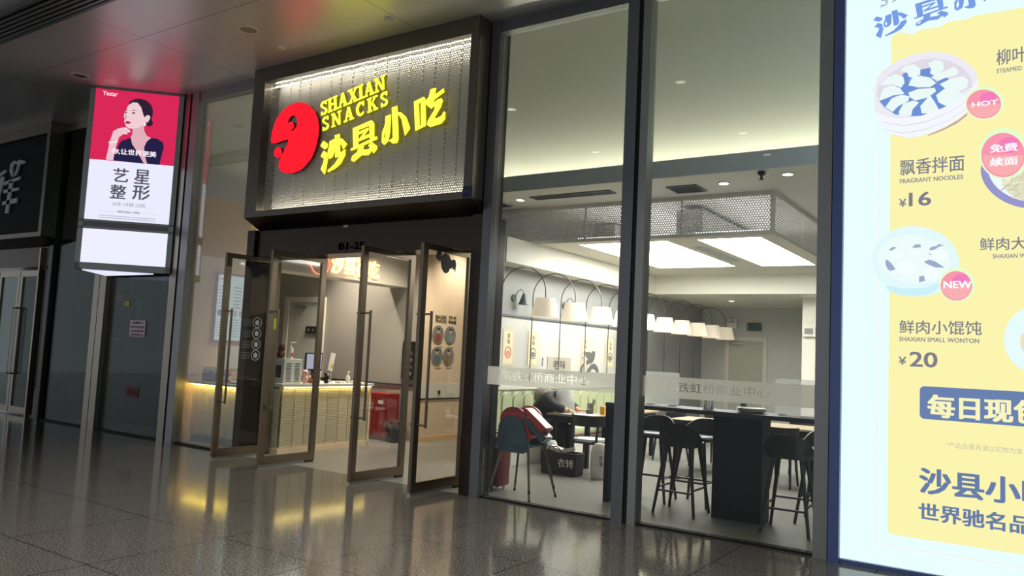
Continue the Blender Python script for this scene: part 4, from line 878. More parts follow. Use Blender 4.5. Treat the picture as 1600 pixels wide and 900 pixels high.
# red fire cabinet and bin
rc = thing('fire_cabinet', 'red metal fire cabinet standing against the grey wall', 'cabinet', (-9.55, 3.14, 0))
MB().box(-9.86, -9.32, 2.98, 3.31, 0.03, 0.80, bev=0.012).build('body', M_['redpaint'], rc)
MB().box(-9.83, -9.35, 2.965, 2.98, 0.10, 0.74).build('door', M_['redpaint'], rc)
MB().box(-9.5, -9.38, 2.96, 2.966, 0.62, 0.68).build('label', M_['paper'], rc)
MB().box(-9.82, -9.79, 2.94, 2.966, 0.36, 0.46).build('handle', M_['chrome'], rc)
MB().box(-9.87, -9.31, 2.97, 3.32, 0.0, 0.03).build('plinth', M_['darkwood'], rc)
bn = thing('waste_bin', 'small black waste bin with a crumpled bag liner', 'bin', (-9.11, 2.98, 0))
MB().lathe([(0.001, 0.0), (0.115, 0.0), (0.145, 0.30), (0.138, 0.30), (0.108, 0.015), (0.001, 0.015)], (-9.11, 2.98, 0), 22).build('bucket', M_['black'], bn, smooth=True)
ring = []
for k in range(24):
    a = 2*PI*k/24; ring.append((0.155+0.018*math.sin(5*a), 0.30+0.025*math.sin(7*a+1)))
mb = MB(); vs = []
for j, (dr, dz) in enumerate(((-0.02, 0.012), (0.0, 0.02), (0.012, -0.03), (0.004, -0.075))):
    vs.append([mb.b.verts.new((-9.11+(ring[k][0]+dr)*math.cos(2*PI*k/24), 2.98+(ring[k][0]+dr)*math.sin(2*PI*k/24), ring[k][1]+dz)) for k in range(24)])
for r0_, r1_ in zip(vs[:-1], vs[1:]):
    for k in range(24): mb.b.faces.new((r0_[k], r0_[(k+1) % 24], r1_[(k+1) % 24], r1_[k]))
mb.build('bag_liner', mat('thin_bag', (88, 78, 78), rough=0.3), bn, smooth=True)
# four round pictures + lettering on the oak wall
OW = sidewall(-8.868)
for (x, y), col, lb_ in (((684, 522), (150, 70, 62), 'upper left round picture of a seated figure in red'), ((703, 523), (124, 140, 150), 'upper right round picture in grey blue'), ((682, 555), (96, 112, 128), 'lower left round picture in slate blue'), ((700, 556), (140, 112, 84), 'lower right round picture of a figure in brown')):
    a, b = OW.at(x, y); t = thing('round_picture', lb_+' on the oak wall', 'picture', (-8.868, a, b-0.15), 'round pictures on the oak wall')
    MB().ell(OW, a, b, 0.155, 0.155, 0.0, 0.012, 32).build('disc', mat('picture_ground', (128, 130, 128), rough=0.5), t)
    MB().ell(OW, a, b-0.06, 0.085, 0.075, 0.0121, 0.0135, 24).build('printed_robe', mat('picture_robe', col, rough=0.6), t)
    MB().ell(OW, a, b+0.055, 0.035, 0.045, 0.0121, 0.0135, 20).build('printed_head', mat('picture_skin', (206, 180, 156), rough=0.6), t)
    MB().ell(OW, a, b+0.09, 0.038, 0.022, 0.0136, 0.0145, 20).build('printed_hair', M_['ink'], t)
t = thing('wall_lettering', 'grey green lettering above the round pictures', 'lettering', (-8.86, 3.8, 2.0))
GI = mat('sage_ink', (196, 192, 150), rough=0.6)
for body, (x0, y0, x1, y1) in (('SHAXIAN', (680, 497, 698, 493)), ('SNACKS', (680, 503, 698, 499)), ('沙县小吃', (701, 499, 713, 494)), ('中华老味', (701, 506, 713, 501))):
    mm = MB(); text_into(mm, body, OW, prect(OW, x0, y0, x1, y1), 0.0, 0.004, 0.01); mm.build('lettering', GI, t)
for k, (x, y) in enumerate(((686, 541), (704, 542), (684, 574), (702, 574))):
    a, b = OW.at(x, y); mm = MB(); mm.rect(OW, a-0.09, b-0.012, a+0.09, b+0.012, 0, 0.003); tag(mm.build('picture_caption', GI), 'tiny caption under the %s round picture' % ('upper left', 'upper right', 'lower left', 'lower right')[k], 'caption')
a, b = OW.at(685, 613); tag(MB().box(-8.866, -8.84, a-0.02, a+0.02, b-0.03, b+0.03).build('wall_outlet', M_['ink']), 'small black outlet on the white wall band', 'outlet')

# ================================================================ stickers on the doors
BAT = [(-1.0, 0.34), (-0.93, 0.62), (-0.72, 0.86), (-0.52, 0.72), (-0.46, 0.42), (-0.36, 0.58), (-0.14, 0.62), (-0.07, 0.86), (0.02, 0.62), (0.24, 0.60), (0.38, 0.40), (0.52, 0.30), (0.58, 0.36), (0.86, 0.40), (1.0, 0.12), (0.92, -0.42), (0.80, -0.16), (0.72, -0.30), (0.60, -0.12), (0.50, -0.28), (0.40, -0.18), (0.30, -0.42), (0.06, -0.56), (-0.2, -0.52), (-0.42, -0.28), (-0.5, 0.0), (-0.58, 0.22), (-0.66, 0.02), (-0.76, 0.22), (-0.86, 0.12)]
def bat(parent_leaf, X, px, py, r):
    pl_ = sidewall(X+0.0065); a, b = pl_.at(px, py)
    MB().prism([(a+x*r, b+z*r) for x, z in BAT], pl_, 0.0, 0.002).build('bat_sticker', M_['ink'], parent_leaf)
bat(LV[3], -5.70, 697, 413, 0.19)
bat(LV[0], -9.19, 401, 423, 0.20)
pl_ = sidewall(-9.19+0.0065)
for k, (x, y) in enumerate(((402, 504), (401, 521), (400, 538), (399, 555))):
    a, b = pl_.at(x, y)
    m = MB(); m.prism([[(a+0.075*math.cos(t*PI/12), b+0.075*math.sin(t*PI/12)) for t in range(24)], [(a+0.066*math.cos(t*PI/12), b+0.066*math.sin(t*PI/12)) for t in range(24)]], pl_, 0, 0.002); m.prism([(a-0.03, b-0.03), (a+0.02, b-0.04), (a+0.035, b+0.01), (a, b+0.04), (a-0.035, b+0.015)], pl_, 0, 0.002)
    m.build('icon_sticker', M_['fascia'], LV[0])
    for r_ in range(3): MB().rect(pl_, a-0.24, b-0.05+r_*0.035, a-0.10, b-0.035+r_*0.035, 0, 0.002).build('sticker_lettering', M_['greyink'], LV[0])
pl_ = sidewall(-8.24+0.0065); a, b = pl_.at(430, 506)
ysk = mat('lime_sticker', (206, 224, 40), rough=0.5); MB().rect(pl_, a-0.03, b-0.07, a+0.03, b+0.07, 0, 0.003).build('lime_sticker', ysk, LV[1])
# ================================================================ bench along the lamp wall
bn_ = thing('wall_bench', 'long green padded wall bench with a scalloped backrest', 'bench', (-6.5, 5.1, 0))
MB().box(-6.8, -6.22, 2.25, 7.95, 0.0, 0.33).build('base', M_['offwhite'], bn_)
MB().box(-6.66, -6.16, 2.25, 7.95, 0.34, 0.455, bev=0.03).build('seat_cushion', M_['bench'], bn_, smooth=True)
MB().box(-6.64, -6.17, 2.25, 7.95, 0.325, 0.342).build('seat_rail', M_['redpaint'], bn_)
MB().box(-6.8, -6.70, 2.25, 7.95, 0.44, 1.05).build('back_board', M_['offwhite'], bn_)
w = 0.30
for k in range(19):
    y = 2.25+k*w+w/2; mb = MB()
    out = [(y-w/2+0.001, 0.45), (y+w/2-0.001, 0.45)] + [(y+(w/2-0.001)*math.cos(t), 0.90+0.125*math.sin(t)) for t in [PI*j/14 for j in range(15)]]
    mb.prism(out, sidewall(-6.70), 0.0, 0.075)
    bmesh.ops.recalc_face_normals(mb.b, faces=mb.b.faces[:]); bmesh.ops.dissolve_limit(mb.b, angle_limit=0.02, verts=mb.b.verts[:], edges=mb.b.edges[:]); mb.b.normal_update()
    bmesh.ops.bevel(mb.b, geom=[e for e in mb.b.edges if all(abs(v.co.x+6.625) < 1e-4 for v in e.verts)], offset=0.024, segments=3, affect='EDGES')
    mb.build('back_pad', M_['bench'], bn_, smooth=True)
tag(MB().box(-6.8, -6.66, 2.22, 6.95, 1.05, 1.10).build('wall_ledge', M_['offwhite']), 'pale ledge running along the top of the green bench back', 'ledge')

# ================================================================ arched lamps
SHADE = bpy.data.materials.new('lit_lamp_shade'); SHADE.use_nodes = True
_b = SHADE.node_tree.nodes['Principled BSDF']; _b.inputs['Base Color'].default_value = lin((240, 228, 208)); _b.inputs['Roughness'].default_value = 0.8
_b.inputs['Emission Color'].default_value = lin((255, 236, 208)); _b.inputs['Emission Strength'].default_value = 0.42
def arc_lamp():
    t = thing('arc_lamp', 'arched lamp', 'lamp', (0, 0, 0), 'arched lamps along the bench')
    dx, dy = 0.66, 0.20
    pts = [(0, 0, 1.11), (0, 0, 1.6), (0, 0, 2.2), (0, 0, 2.5)]
    for j in range(1, 17):
        a = PI - PI*j/16; pts.append((dx/2+dx/2*math.cos(a), dy/2+dy/2*math.cos(a), 2.52+0.37*math.sin(a)))
    pts.append((dx, dy, 2.44)); MB().tube(pts, 0.0085, 8).build('stem', M_['lampmetal'], t, smooth=True)
    MB().lathe([(0.05, 1.101), (0.05, 1.115), (0.012, 1.12), (0.012, 1.101)], (0, 0, 0), 16).build('base_plate', M_['lampmetal'], t)
    m = MB(); m.lathe([(0.150, 2.43), (0.215, 2.15), (0.209, 2.15), (0.144, 2.424), (0.012, 2.424), (0.012, 2.43)], (dx, dy, 0), 32); m.build('shade', SHADE, t, smooth=True)
    MB().sphere((dx, dy, 2.26), 0.045).build('bulb', emit('lamp_bulb', (255, 238, 214), 4.0), t)
    return t
al0 = arc_lamp()
ORD = ['nearest', 'second', 'third', 'fourth', 'fifth', 'sixth', 'seventh', 'eighth', 'ninth', 'farthest']
for k in range(10):
    lb_ = '%s arched lamp with cream shade in the row above the green bench' % ORD[k]
    loc = (-6.71, 2.52+0.895*k, 0)
    if k == 0: al0.location = loc; al0['label'] = lb_
    else: dup(al0, loc, 0, lb_)
# wall sconces
def sconce(y, z, lb_):
    t = thing('wall_sconce', lb_, 'lamp', (-6.78, y, z), 'small wall lamps')
    MB().cone((-6.80, y, z+0.06), (-6.775, y, z+0.06), 0.055, seg=20).build('wall_plate', M_['slate'], t)
    MB().tube([(-6.775, y, z+0.06), (-6.74, y+0.03, z+0.16), (-6.70, y+0.07, z+0.20), (-6.67, y+0.10, z+0.15)], 0.007).build('arm', M_['lampmetal'], t)
    MB().lathe([(0.02, 0.14), (0.09, -0.04), (0.083, -0.04), (0.014, 0.13)], (-6.67, y+0.11, z), 22).build('shade', M_['slate'], t, smooth=True)
    MB().sphere((-6.67, y+0.11, z-0.005), 0.03).build('bulb', emit('sconce_bulb', (255, 248, 236), 7.0), t)
sconce(2.98, 2.40, 'small grey cone wall lamp behind the nearest arched lamp'); sconce(4.55, 2.40, 'small grey cone wall lamp behind the second arched lamp shade')
# ================================================================ prints on the white panel
WP = sidewall(-6.768); PARCH = mat('parchment_print', (226, 208, 170), rough=0.7); PARCH2 = mat('parchment_pale', (236, 224, 194), rough=0.7)
for k, (y0, col, lb_) in enumerate(((2.70, (196, 110, 92), 'nearest tall parchment food print, red bowl'), (3.42, (96, 88, 84), 'second tall parchment food print, dark ringed bowl'), (5.17, (150, 132, 110), 'third tall parchment food print, behind the inked girl'), (6.17, (96, 88, 84), 'farthest tall parchment food print, near the window mullion'))):
    t = thing('food_print', lb_, 'picture', (-6.768, y0+0.15, 1.40), 'tall food prints on the white wall')
    MB().rect(WP, y0, 1.41, y0+0.30, 1.965, -0.002, 0.004).build('sheet', PARCH, t)
    MB().rect(WP, y0+0.03, 1.44, y0+0.27, 1.935, 0.0041, 0.005).build('ground', PARCH2, t)
    mm = MB(); text_into(mm, '美\n味', WP, (y0+0.12, 1.74, y0+0.19, 1.90), 0.0051, 0.007, 0.0); mm.build('lettering', M_['ink'], t)
    m = MB(); cy_, cz_ = y0+0.15, 1.61
    m.prism([[(cy_+0.09*math.cos(q*PI/14), cz_+0.09*math.sin(q*PI/14)) for q in range(28)], [(cy_+0.074*math.cos(q*PI/14), cz_+0.074*math.sin(q*PI/14)) for q in range(28)]], WP, 0.0051, 0.007); m.build('printed_bowl', mat('bowl_ink', col, rough=0.6), t)
    MB().ell(WP, cy_, cz_-0.015, 0.062, 0.045, 0.0051, 0.0065, 22).build('printed_food', mat('food_ink', tuple(min(255, c+40) for c in col), rough=0.6), t)
# landscape board, caption and ink drawing of a girl
a0, b0, a1, b1 = prect(WP, 854, 583, 891, 559)
t = thing('grey_wall_board', 'grey landscape board with two brushed characters between the prints', 'picture', (-6.768, (a0+a1)/2, b0))
MB().rect(WP, a0, b0, a1, b1, 0.0, 0.012).build('board', mat('grey_board', (176, 170, 158), rough=0.6), t)
MB().rect(WP, a0, b0, a1, b0+0.03, 0.0121, 0.0135).build('dark_edge', M_['greyink'], t)
mm = MB(); text_into(mm, '老味', WP, (a0+(a1-a0)*.22, b0+0.07, a1-(a1-a0)*.22, b1-0.05), 0.0121, 0.014, 0.0); mm.build('lettering', M_['ink'], t)
t = thing('wall_caption', 'tiny upright grey caption left of the grey landscape board', 'lettering', (-6.768, 3.9, 1.5)); a, b = WP.at(847, 572); mm = MB(); text_into(mm, '沙\n县', WP, (a-0.02, b+0.0, a+0.03, b+0.14), 0, 0.003); mm.build('lettering', M_['greyink'], t)
t = thing('ink_girl_drawing', 'grey ink drawing of a girl with arms raised on the white wall', 'drawing', (-6.768, 5.2, 1.2))
GK = mat('grey_wash_ink', (104, 104, 104), rough=0.7); GZ = (770, 490, 6.924)
def gp_(nm, pts, m_, k=0): MB().prism(zoomed(WP, *GZ, pts), WP, 0.0085+0.001*k, 0.0093+0.001*k).build(nm, m_, t)
gp_('drawn_hair', [(985, 420), (1030, 412), (1060, 425), (1075, 405), (1100, 408), (1105, 440), (1092, 500), (1070, 535), (1030, 545), (1010, 560), (1000, 520), (1025, 490), (1000, 470), (985, 445)], GK)
gp_('drawn_face', [(955, 440), (985, 425), (1000, 470), (1020, 490), (1000, 530), (975, 545), (960, 500)], M_['offwhite'], 1)
gp_('drawn_eye', [(962, 478), (975, 474), (976, 482), (963, 485)], M_['ink'], 2)
gp_('drawn_arm', [(935, 645), (945, 590), (965, 545), (985, 545), (965, 600), (955, 648)], GK); gp_('drawn_arm', [(1005, 650), (1020, 600), (1060, 550), (1100, 540), (1130, 575), (1142, 620), (1135, 655), (1118, 655), (1112, 610), (1085, 590), (1060, 610), (1040, 650)], GK)

# ================================================================ dining tables and chairs
def table(x0, x1, y0, y1, lb_, light=False):
    t = thing('dining_table', lb_, 'table', ((x0+x1)/2, (y0+y1)/2, 0))
    MB().box(x0, x1, y0, y1, 0.72, 0.75, bev=0.006).build('tabletop', M_['lightwood'] if light else M_['tablewood'], t)
    MB().box(x0+0.05, x1-0.05, y0+0.05, y1-0.05, 0.62, 0.72).build('apron', M_['tablewood'], t)
    for sx in (x0+0.06, x1-0.12):
        for sy in (y0+0.06, y1-0.12): MB().box(sx, sx+0.06, sy, sy+0.06, 0.0, 0.62).build('leg', M_['tablewood'], t)
    return t
table(-6.05, -5.32, 2.90, 3.62, 'dark dining table by the bench where the person leans', True)
table(-6.05, -5.32, 4.65, 5.37, 'dark dining table by the bench farther from the window', True)
table(-4.55, -3.75, 3.9, 4.7, 'pale topped table in mid room left of the bar column', True)
table(-3.30, -2.50, 4.1, 4.9, 'pale topped table in mid room right of the bar column', True)
def dining_chair():
    t = thing('dining_chair', 'dining chair', 'chair', (0, 0, 0), 'dark dining chairs')       # faces +Y
    MB().prism([(0.21*math.copysign(abs(math.cos(a))**0.6, math.cos(a)), 0.205*math.copysign(abs(math.sin(a))**0.6, math.sin(a))) for a in [2*PI*k/32 for k in range(32)]], Plane((0, 0, 0), (1, 0, 0), (0, 1, 0)), 0.43, 0.465).build('seat', M_['fascia'], t)
    m = MB(); vs = []
    for z, r in ((0.64, 0.235), (0.79, 0.250)):
        vs.append([[m.b.verts.new(((r+o)*math.cos(a), (r+o)*math.sin(a)*0.95, z)) for a in [PI*1.04+PI*0.92*k/16 for k in range(17)]] for o in (0, 0.02)])
    for k in range(16):
        for q in ((vs[0][0], vs[1][0]), (vs[1][0], vs[1][1]), (vs[1][1], vs[0][1]), (vs[0][1], vs[0][0])): m.b.faces.new((q[0][k], q[0][k+1], q[1][k+1], q[1][k]))
    for k in (0, 16): m.b.faces.new((vs[0][0][k], vs[1][0][k], vs[1][1][k], vs[0][1][k]))
    m.build('backrest', M_['darkwood'], t, smooth=True)
    for sx in (-1, 1):
        MB().cone((sx*0.17, 0.16, 0.44), (sx*0.20, 0.20, 0.0), 0.02, 0.014, 12).build('leg', M_['darkwood'], t)
        MB().tube([(sx*0.21, -0.24, 0.0), (sx*0.185, -0.17, 0.44), (sx*0.20, -0.15, 0.70)], [0.014, 0.02, 0.014], 10).build('leg', M_['darkwood'], t)
    MB().box(-0.19, 0.19, -0.19, -0.17, 0.40, 0.44).box(-0.19, 0.19, 0.14, 0.16, 0.40, 0.44).box(-0.18, -0.16, -0.18, 0.15, 0.40, 0.44).box(0.16, 0.18, -0.18, 0.15, 0.40, 0.44).build('seat_frame', M_['darkwood'], t)
    return t
dc0 = dining_chair(); dc_first = True
for x, y, rz, lb_ in ((-5.22, 2.72, 0.0, 'dark chair with grey seat tucked under the near end of the person\'s table'), (-4.95, 4.95, PI/2, 'dark chair at the farther bench table'),
                      (-4.15, 3.55, 0.0, 'dark chair on the near side of the mid room left table'), (-4.15, 5.0, PI, 'dark chair on the far side of the mid room left table'),
                      (-2.9, 3.75, 0.0, 'dark chair on the near side of the mid room right table'), (-2.9, 5.25, PI, 'dark chair on the far side of the mid room right table'), (-2.2, 4.5, PI/2, 'dark chair at the right end of the mid room right table')):
    if dc_first: dc0.location = (x, y, 0); dc0.rotation_euler = (0, 0, rz); dc0['label'] = lb_; dc_first = False
    else: dup(dc0, (x, y, 0), rz, lb_)

# things on the near table
ACR = film_mat('frosted_acrylic', (226, 228, 226), 0.35)
t = thing('table_divider', 'upright frosted acrylic divider on the table beside the person', 'divider', (-5.87, 3.12, 0.75))
MB().box(-6.03, -5.71, 3.115, 3.121, 0.765, 1.11).build('sheet', ACR, t); MB().box(-6.04, -5.70, 3.08, 3.16, 0.75, 0.765).build('foot', M_['paper'], t)
t = thing('chopstick_holder', 'steel tin of chopsticks and spoons on the person\'s table', 'holder', (-5.62, 3.45, 0.75))
MB().lathe([(0.001, 0.75), (0.05, 0.75), (0.05, 0.90), (0.046, 0.90), (0.046, 0.76), (0.001, 0.76)], (-5.62, 3.45, 0), 18).build('tin', M_['chrome'], t, smooth=True)
for k, (dx, dy) in enumerate(((-0.06, 0.02), (0.05, 0.0), (0.06, 0.03))): MB().tube([(-5.62+dx*0.3, 3.45+dy*.3, 0.77), (-5.62+dx, 3.45+dy, 0.99-0.02*k)], 0.008 if k else 0.004, 6).build('utensil', M_['ink'], t)
for x, y, lb_, col, r, h in ((-5.68, 3.52, 'small dark sauce jar left of the chopstick tin', (92, 74, 56), 0.03, 0.10), (-5.55, 3.30, 'squat dark bowl beside the frosted divider', (70, 60, 56), 0.06, 0.06)):
    tag(MB().lathe([(0.001, 0.75), (r*0.8, 0.75), (r, 0.75+h*0.6), (r*0.9, 0.75+h), (0.001, 0.75+h)], (x, y, 0), 18).build('sauce_jar', mat('sauce', col, rough=0.3), None, smooth=True), lb_, 'jar')
tag(MB().box(-5.45, -5.38, 3.44, 3.53, 0.75, 0.87, bev=0.004).build('tissue_box', mat('amber_box', (222, 162, 62), rough=0.5)), 'small amber tissue box at the right end of the near table', 'box')
for k, (x, y, rz, lb_) in enumerate(((-5.68, 3.03, 0.2, 'open white papers at the near edge of the table'), (-5.52, 3.2, -0.3, 'white paper sheet beside the chopstick tin'))):
    tag(MB().obox(Vector((x, y, 0.753+0.0*k)), (0.30, 0.2, 0.004), Matrix.Rotation(rz, 3, 'Z')).build('paper_sheet', M_['paper']), lb_, 'paper')
# bags on the floor
t = thing('tote_bag', 'black open tote bag with white characters on the floor by the high chairs', 'bag', (-5.38, 2.2, 0))
BB = mat('black_canvas', (26, 30, 32), rough=0.7)
m = MB(); vs = []
for z, s_ in ((0, 0.92), (0.02, 0.96), (0.16, 1.0), (0.30, 1.02), (0.305, 0.97), (0.10, 0.94)):
    vs.append([m.b.verts.new((-5.37+0.275*s_*x, 2.23+0.11*s_*y, z)) for x, y in ((-1, -1), (-0.3, -1.08), (0.3, -1.08), (1, -1), (1.03, 0), (1, 1), (0, 1.08), (-1, 1), (-1.03, 0))])
for a, b in zip(vs[:-1], vs[1:]):
    for k in range(9): m.b.faces.new((a[k], a[(k+1) % 9], b[(k+1) % 9], b[k]))
m.b.faces.new(vs[0]); m.b.faces.new(vs[-1]); m.build('bag_body', BB, t)
bp_ = facade(2.108); mm = MB(); text_into(mm, '衣转', bp_, (-5.37, 0.11, -5.13, 0.225), 0.0, 0.004, 0.0); mm.build('lettering', M_['paper'], t)
MB().tube([(-5.55, 2.12, 0.30), (-5.50, 2.10, 0.37), (-5.38, 2.09, 0.38), (-5.30, 2.12, 0.30)], 0.007).build('handle', BB, t)
for k, (x, y, z, rx, col, lb_) in enumerate(((-5.46, 2.23, 0.33, 0.3, (232, 228, 216), 'crumpled newspaper sticking out of the black tote bag, left side'), (-5.27, 2.24, 0.335, -0.25, (210, 214, 190), 'folded printed sheets sticking out of the black tote bag, right side'))):
    tag(MB().obox(Vector((x, y, z)), (0.17, 0.12, 0.05), Matrix.Rotation(rx, 3, 'Y') @ Matrix.Rotation(0.4, 3, 'Z')).build('newspaper', mat('newsprint', col, rough=0.8, noise=0.3, nscale=40)), lb_, 'paper')
def soft_bag(name, lb_, c, sx, sy, h, m_, cat='bag'):
    m = MB(); vs = []
    for j, (z, s_) in enumerate(((0, .86), (0.08, 1.0), (0.45, 1.03), (0.75, 0.95), (0.92, 0.8), (1.0, 0.55))):
        vs.append([m.b.verts.new((c[0]+sx*s_*math.cos(a)*(1+0.05*math.sin(5*a+j)), c[1]+sy*s_*math.sin(a)*(1+0.06*math.sin(4*a+2*j)), h*z)) for a in [2*PI*k/20 for k in range(20)]])
    for a, b in zip(vs[:-1], vs[1:]):
        for k in range(20): m.b.faces.new((a[k], a[(k+1) % 20], b[(k+1) % 20], b[k]))
    m.b.faces.new(vs[0]); m.b.faces.new(vs[-1]); return m.build(name, m_, None, smooth=True)
PB = mat('white_plastic_bag', (214, 212, 204), rough=0.3, noise=0.15, nscale=14, bump=0.4)
tag(soft_bag('plastic_bag', '', (-5.72, 2.50), 0.10, 0.12, 0.40, PB), 'white plastic bag standing left of the black tote bag', 'bag')
t = thing('carrier_bag', 'tall white printed carrier bag beside the dark chair legs', 'bag', (-4.83, 2.3, 0)); o_ = soft_bag('bag_body', '', (-4.83, 2.30), 0.13, 0.11, 0.46, PB); o_.parent = t; o_.location = (0, 0, 0)
mm = MB(); text_into(mm, '好\n味', facade(2.175), (-4.78, 0.18, -4.73, 0.32), 0, 0.004); mm.build('lettering', M_['ink'], t)
# red suitcase right behind the glass
t = thing('suitcase', 'dark red upright suitcase behind the glass beside the portal', 'suitcase', (-5.0, 0.92, 0))
SR = mat('dark_red_shell', (120, 30, 34), rough=0.35)
MB().box(-5.50, -5.20, 0.47, 0.71, 0.045, 0.62, bev=0.035).build('shell', SR, t, smooth=True)
for k in range(4): MB().box(-5.47+k*0.075, -5.44+k*0.075, 0.462, 0.472, 0.09, 0.58, bev=0.003).build('rib', SR, t)
for x in (-5.45, -5.25):
    for y in (0.52, 0.66): MB().cone((x-0.012, y, 0.024), (x+0.012, y, 0.024), 0.024, seg=14).build('wheel', M_['paper'], t)
MB().tube([(-5.42, 0.59, 0.61), (-5.42, 0.59, 0.655), (-5.29, 0.59, 0.655), (-5.29, 0.59, 0.61)], 0.011).build('handle', M_['black'], t)
MB().box(-5.26, -5.21, 0.45, 0.468, 0.50, 0.545).build('luggage_tag', M_['paper'], t)

# ================================================================ stacked high chairs
def high_chair(col, lb_, dz, hw):
    t = thing('high_chair', lb_, 'high chair', (-4.83, 0.40, 0), 'stacked high chairs')
    cx, cy = -4.83, 0.40
    def P(x, y, z): return (cx+x, cy+y, z+dz)
    for sy in (-1, 1):     # arched sides
        pl_ = Plane((cx, cy+sy*hw, dz), (1, 0, 0), (0, 0, 1))
        arch = [(-0.24, 0.56), (-0.22, 0.72)] + [(-0.045+0.175*math.cos(a), 0.76+0.145*math.sin(a)) for a in [PI-PI*k/16 for k in range(17)]] + [(0.19, 0.58), (0.19, 0.56)]
        hole = [(-0.16, 0.60), (-0.15, 0.68)] + [(-0.04+0.105*math.cos(a), 0.70+0.09*math.sin(a)) for a in [PI-PI*k/12 for k in range(13)]] + [(0.11, 0.60)]
        MB().prism([arch, hole], pl_, -0.014, 0.014).build('side_arm', col, t)
        if dz == 0: MB().prism(hole, pl_, -0.004, 0.006).build('side_recess', col, t)
    m = MB(); m.obox(Vector(P(-0.13, 0, 0.71)), (0.022, 0.33, 0.28), Matrix.Rotation(-0.18, 3, 'Y')); bmesh.ops.bevel(m.b, geom=m.b.edges[:], offset=0.008, segments=2, affect='EDGES'); m.build('backrest', col, t)
    m = MB(); m.box(*[v for v in (cx-0.20, cx+0.16, cy-0.17, cy+0.17, 0.565+dz, 0.59+dz)], bev=0.008); m.build('seat', col, t)
    MB().prism([(-0.24, 0.58), (0.19, 0.58), (0.17, 0.53), (0.12, 0.505), (-0.17, 0.505), (-0.22, 0.53)], Plane((cx, cy-hw-0.002, dz), (1, 0, 0), (0, 0, 1)), -0.010, 0.012).build('skirt', col, t)
    m = MB(); m.prism([(0.06, 0.90), (0.125, 0.90), (0.40, 0.70), (0.33, 0.635)], Plane((cx, cy, dz), (1, 0, 0), (0, 0, 1)), 0.02, 0.19); bmesh.ops.recalc_face_normals(m.b, faces=m.b.faces[:]); bmesh.ops.dissolve_limit(m.b, angle_limit=0.02, verts=m.b.verts[:], edges=m.b.edges[:]); bmesh.ops.bevel(m.b, geom=m.b.edges[:], offset=0.012, segments=2, affect='EDGES'); m.build('tray', col, t)
    for sx, sy in ((-1, -1), (1, -1), (1, 1), (-1, 1)):
        top = Vector((cx+sx*0.15, cy+sy*0.15, 0.60+dz)); foot = Vector((cx+sx*0.28, cy+sy*0.28, 0.0)); d = (foot-top)
        if dz > 0: foot = top + d*((top.z-dz*0.96)/top.z)
        lg = MB().tube([top, foot+(top-foot)*0.04], 0.012, 10).build('leg', M_['doorsteel'], t)
        MB().tube([foot+(top-foot)*0.05, foot], 0.0145, 10).build('rubber_foot', M_['black'], lg)
    return t
high_chair(M_['navy'], 'slate blue high chair, lower one of the stack behind the glass', 0.0, 0.19)
high_chair(M_['red'], 'red high chair stacked on top of the slate blue one', 0.10, 0.16)

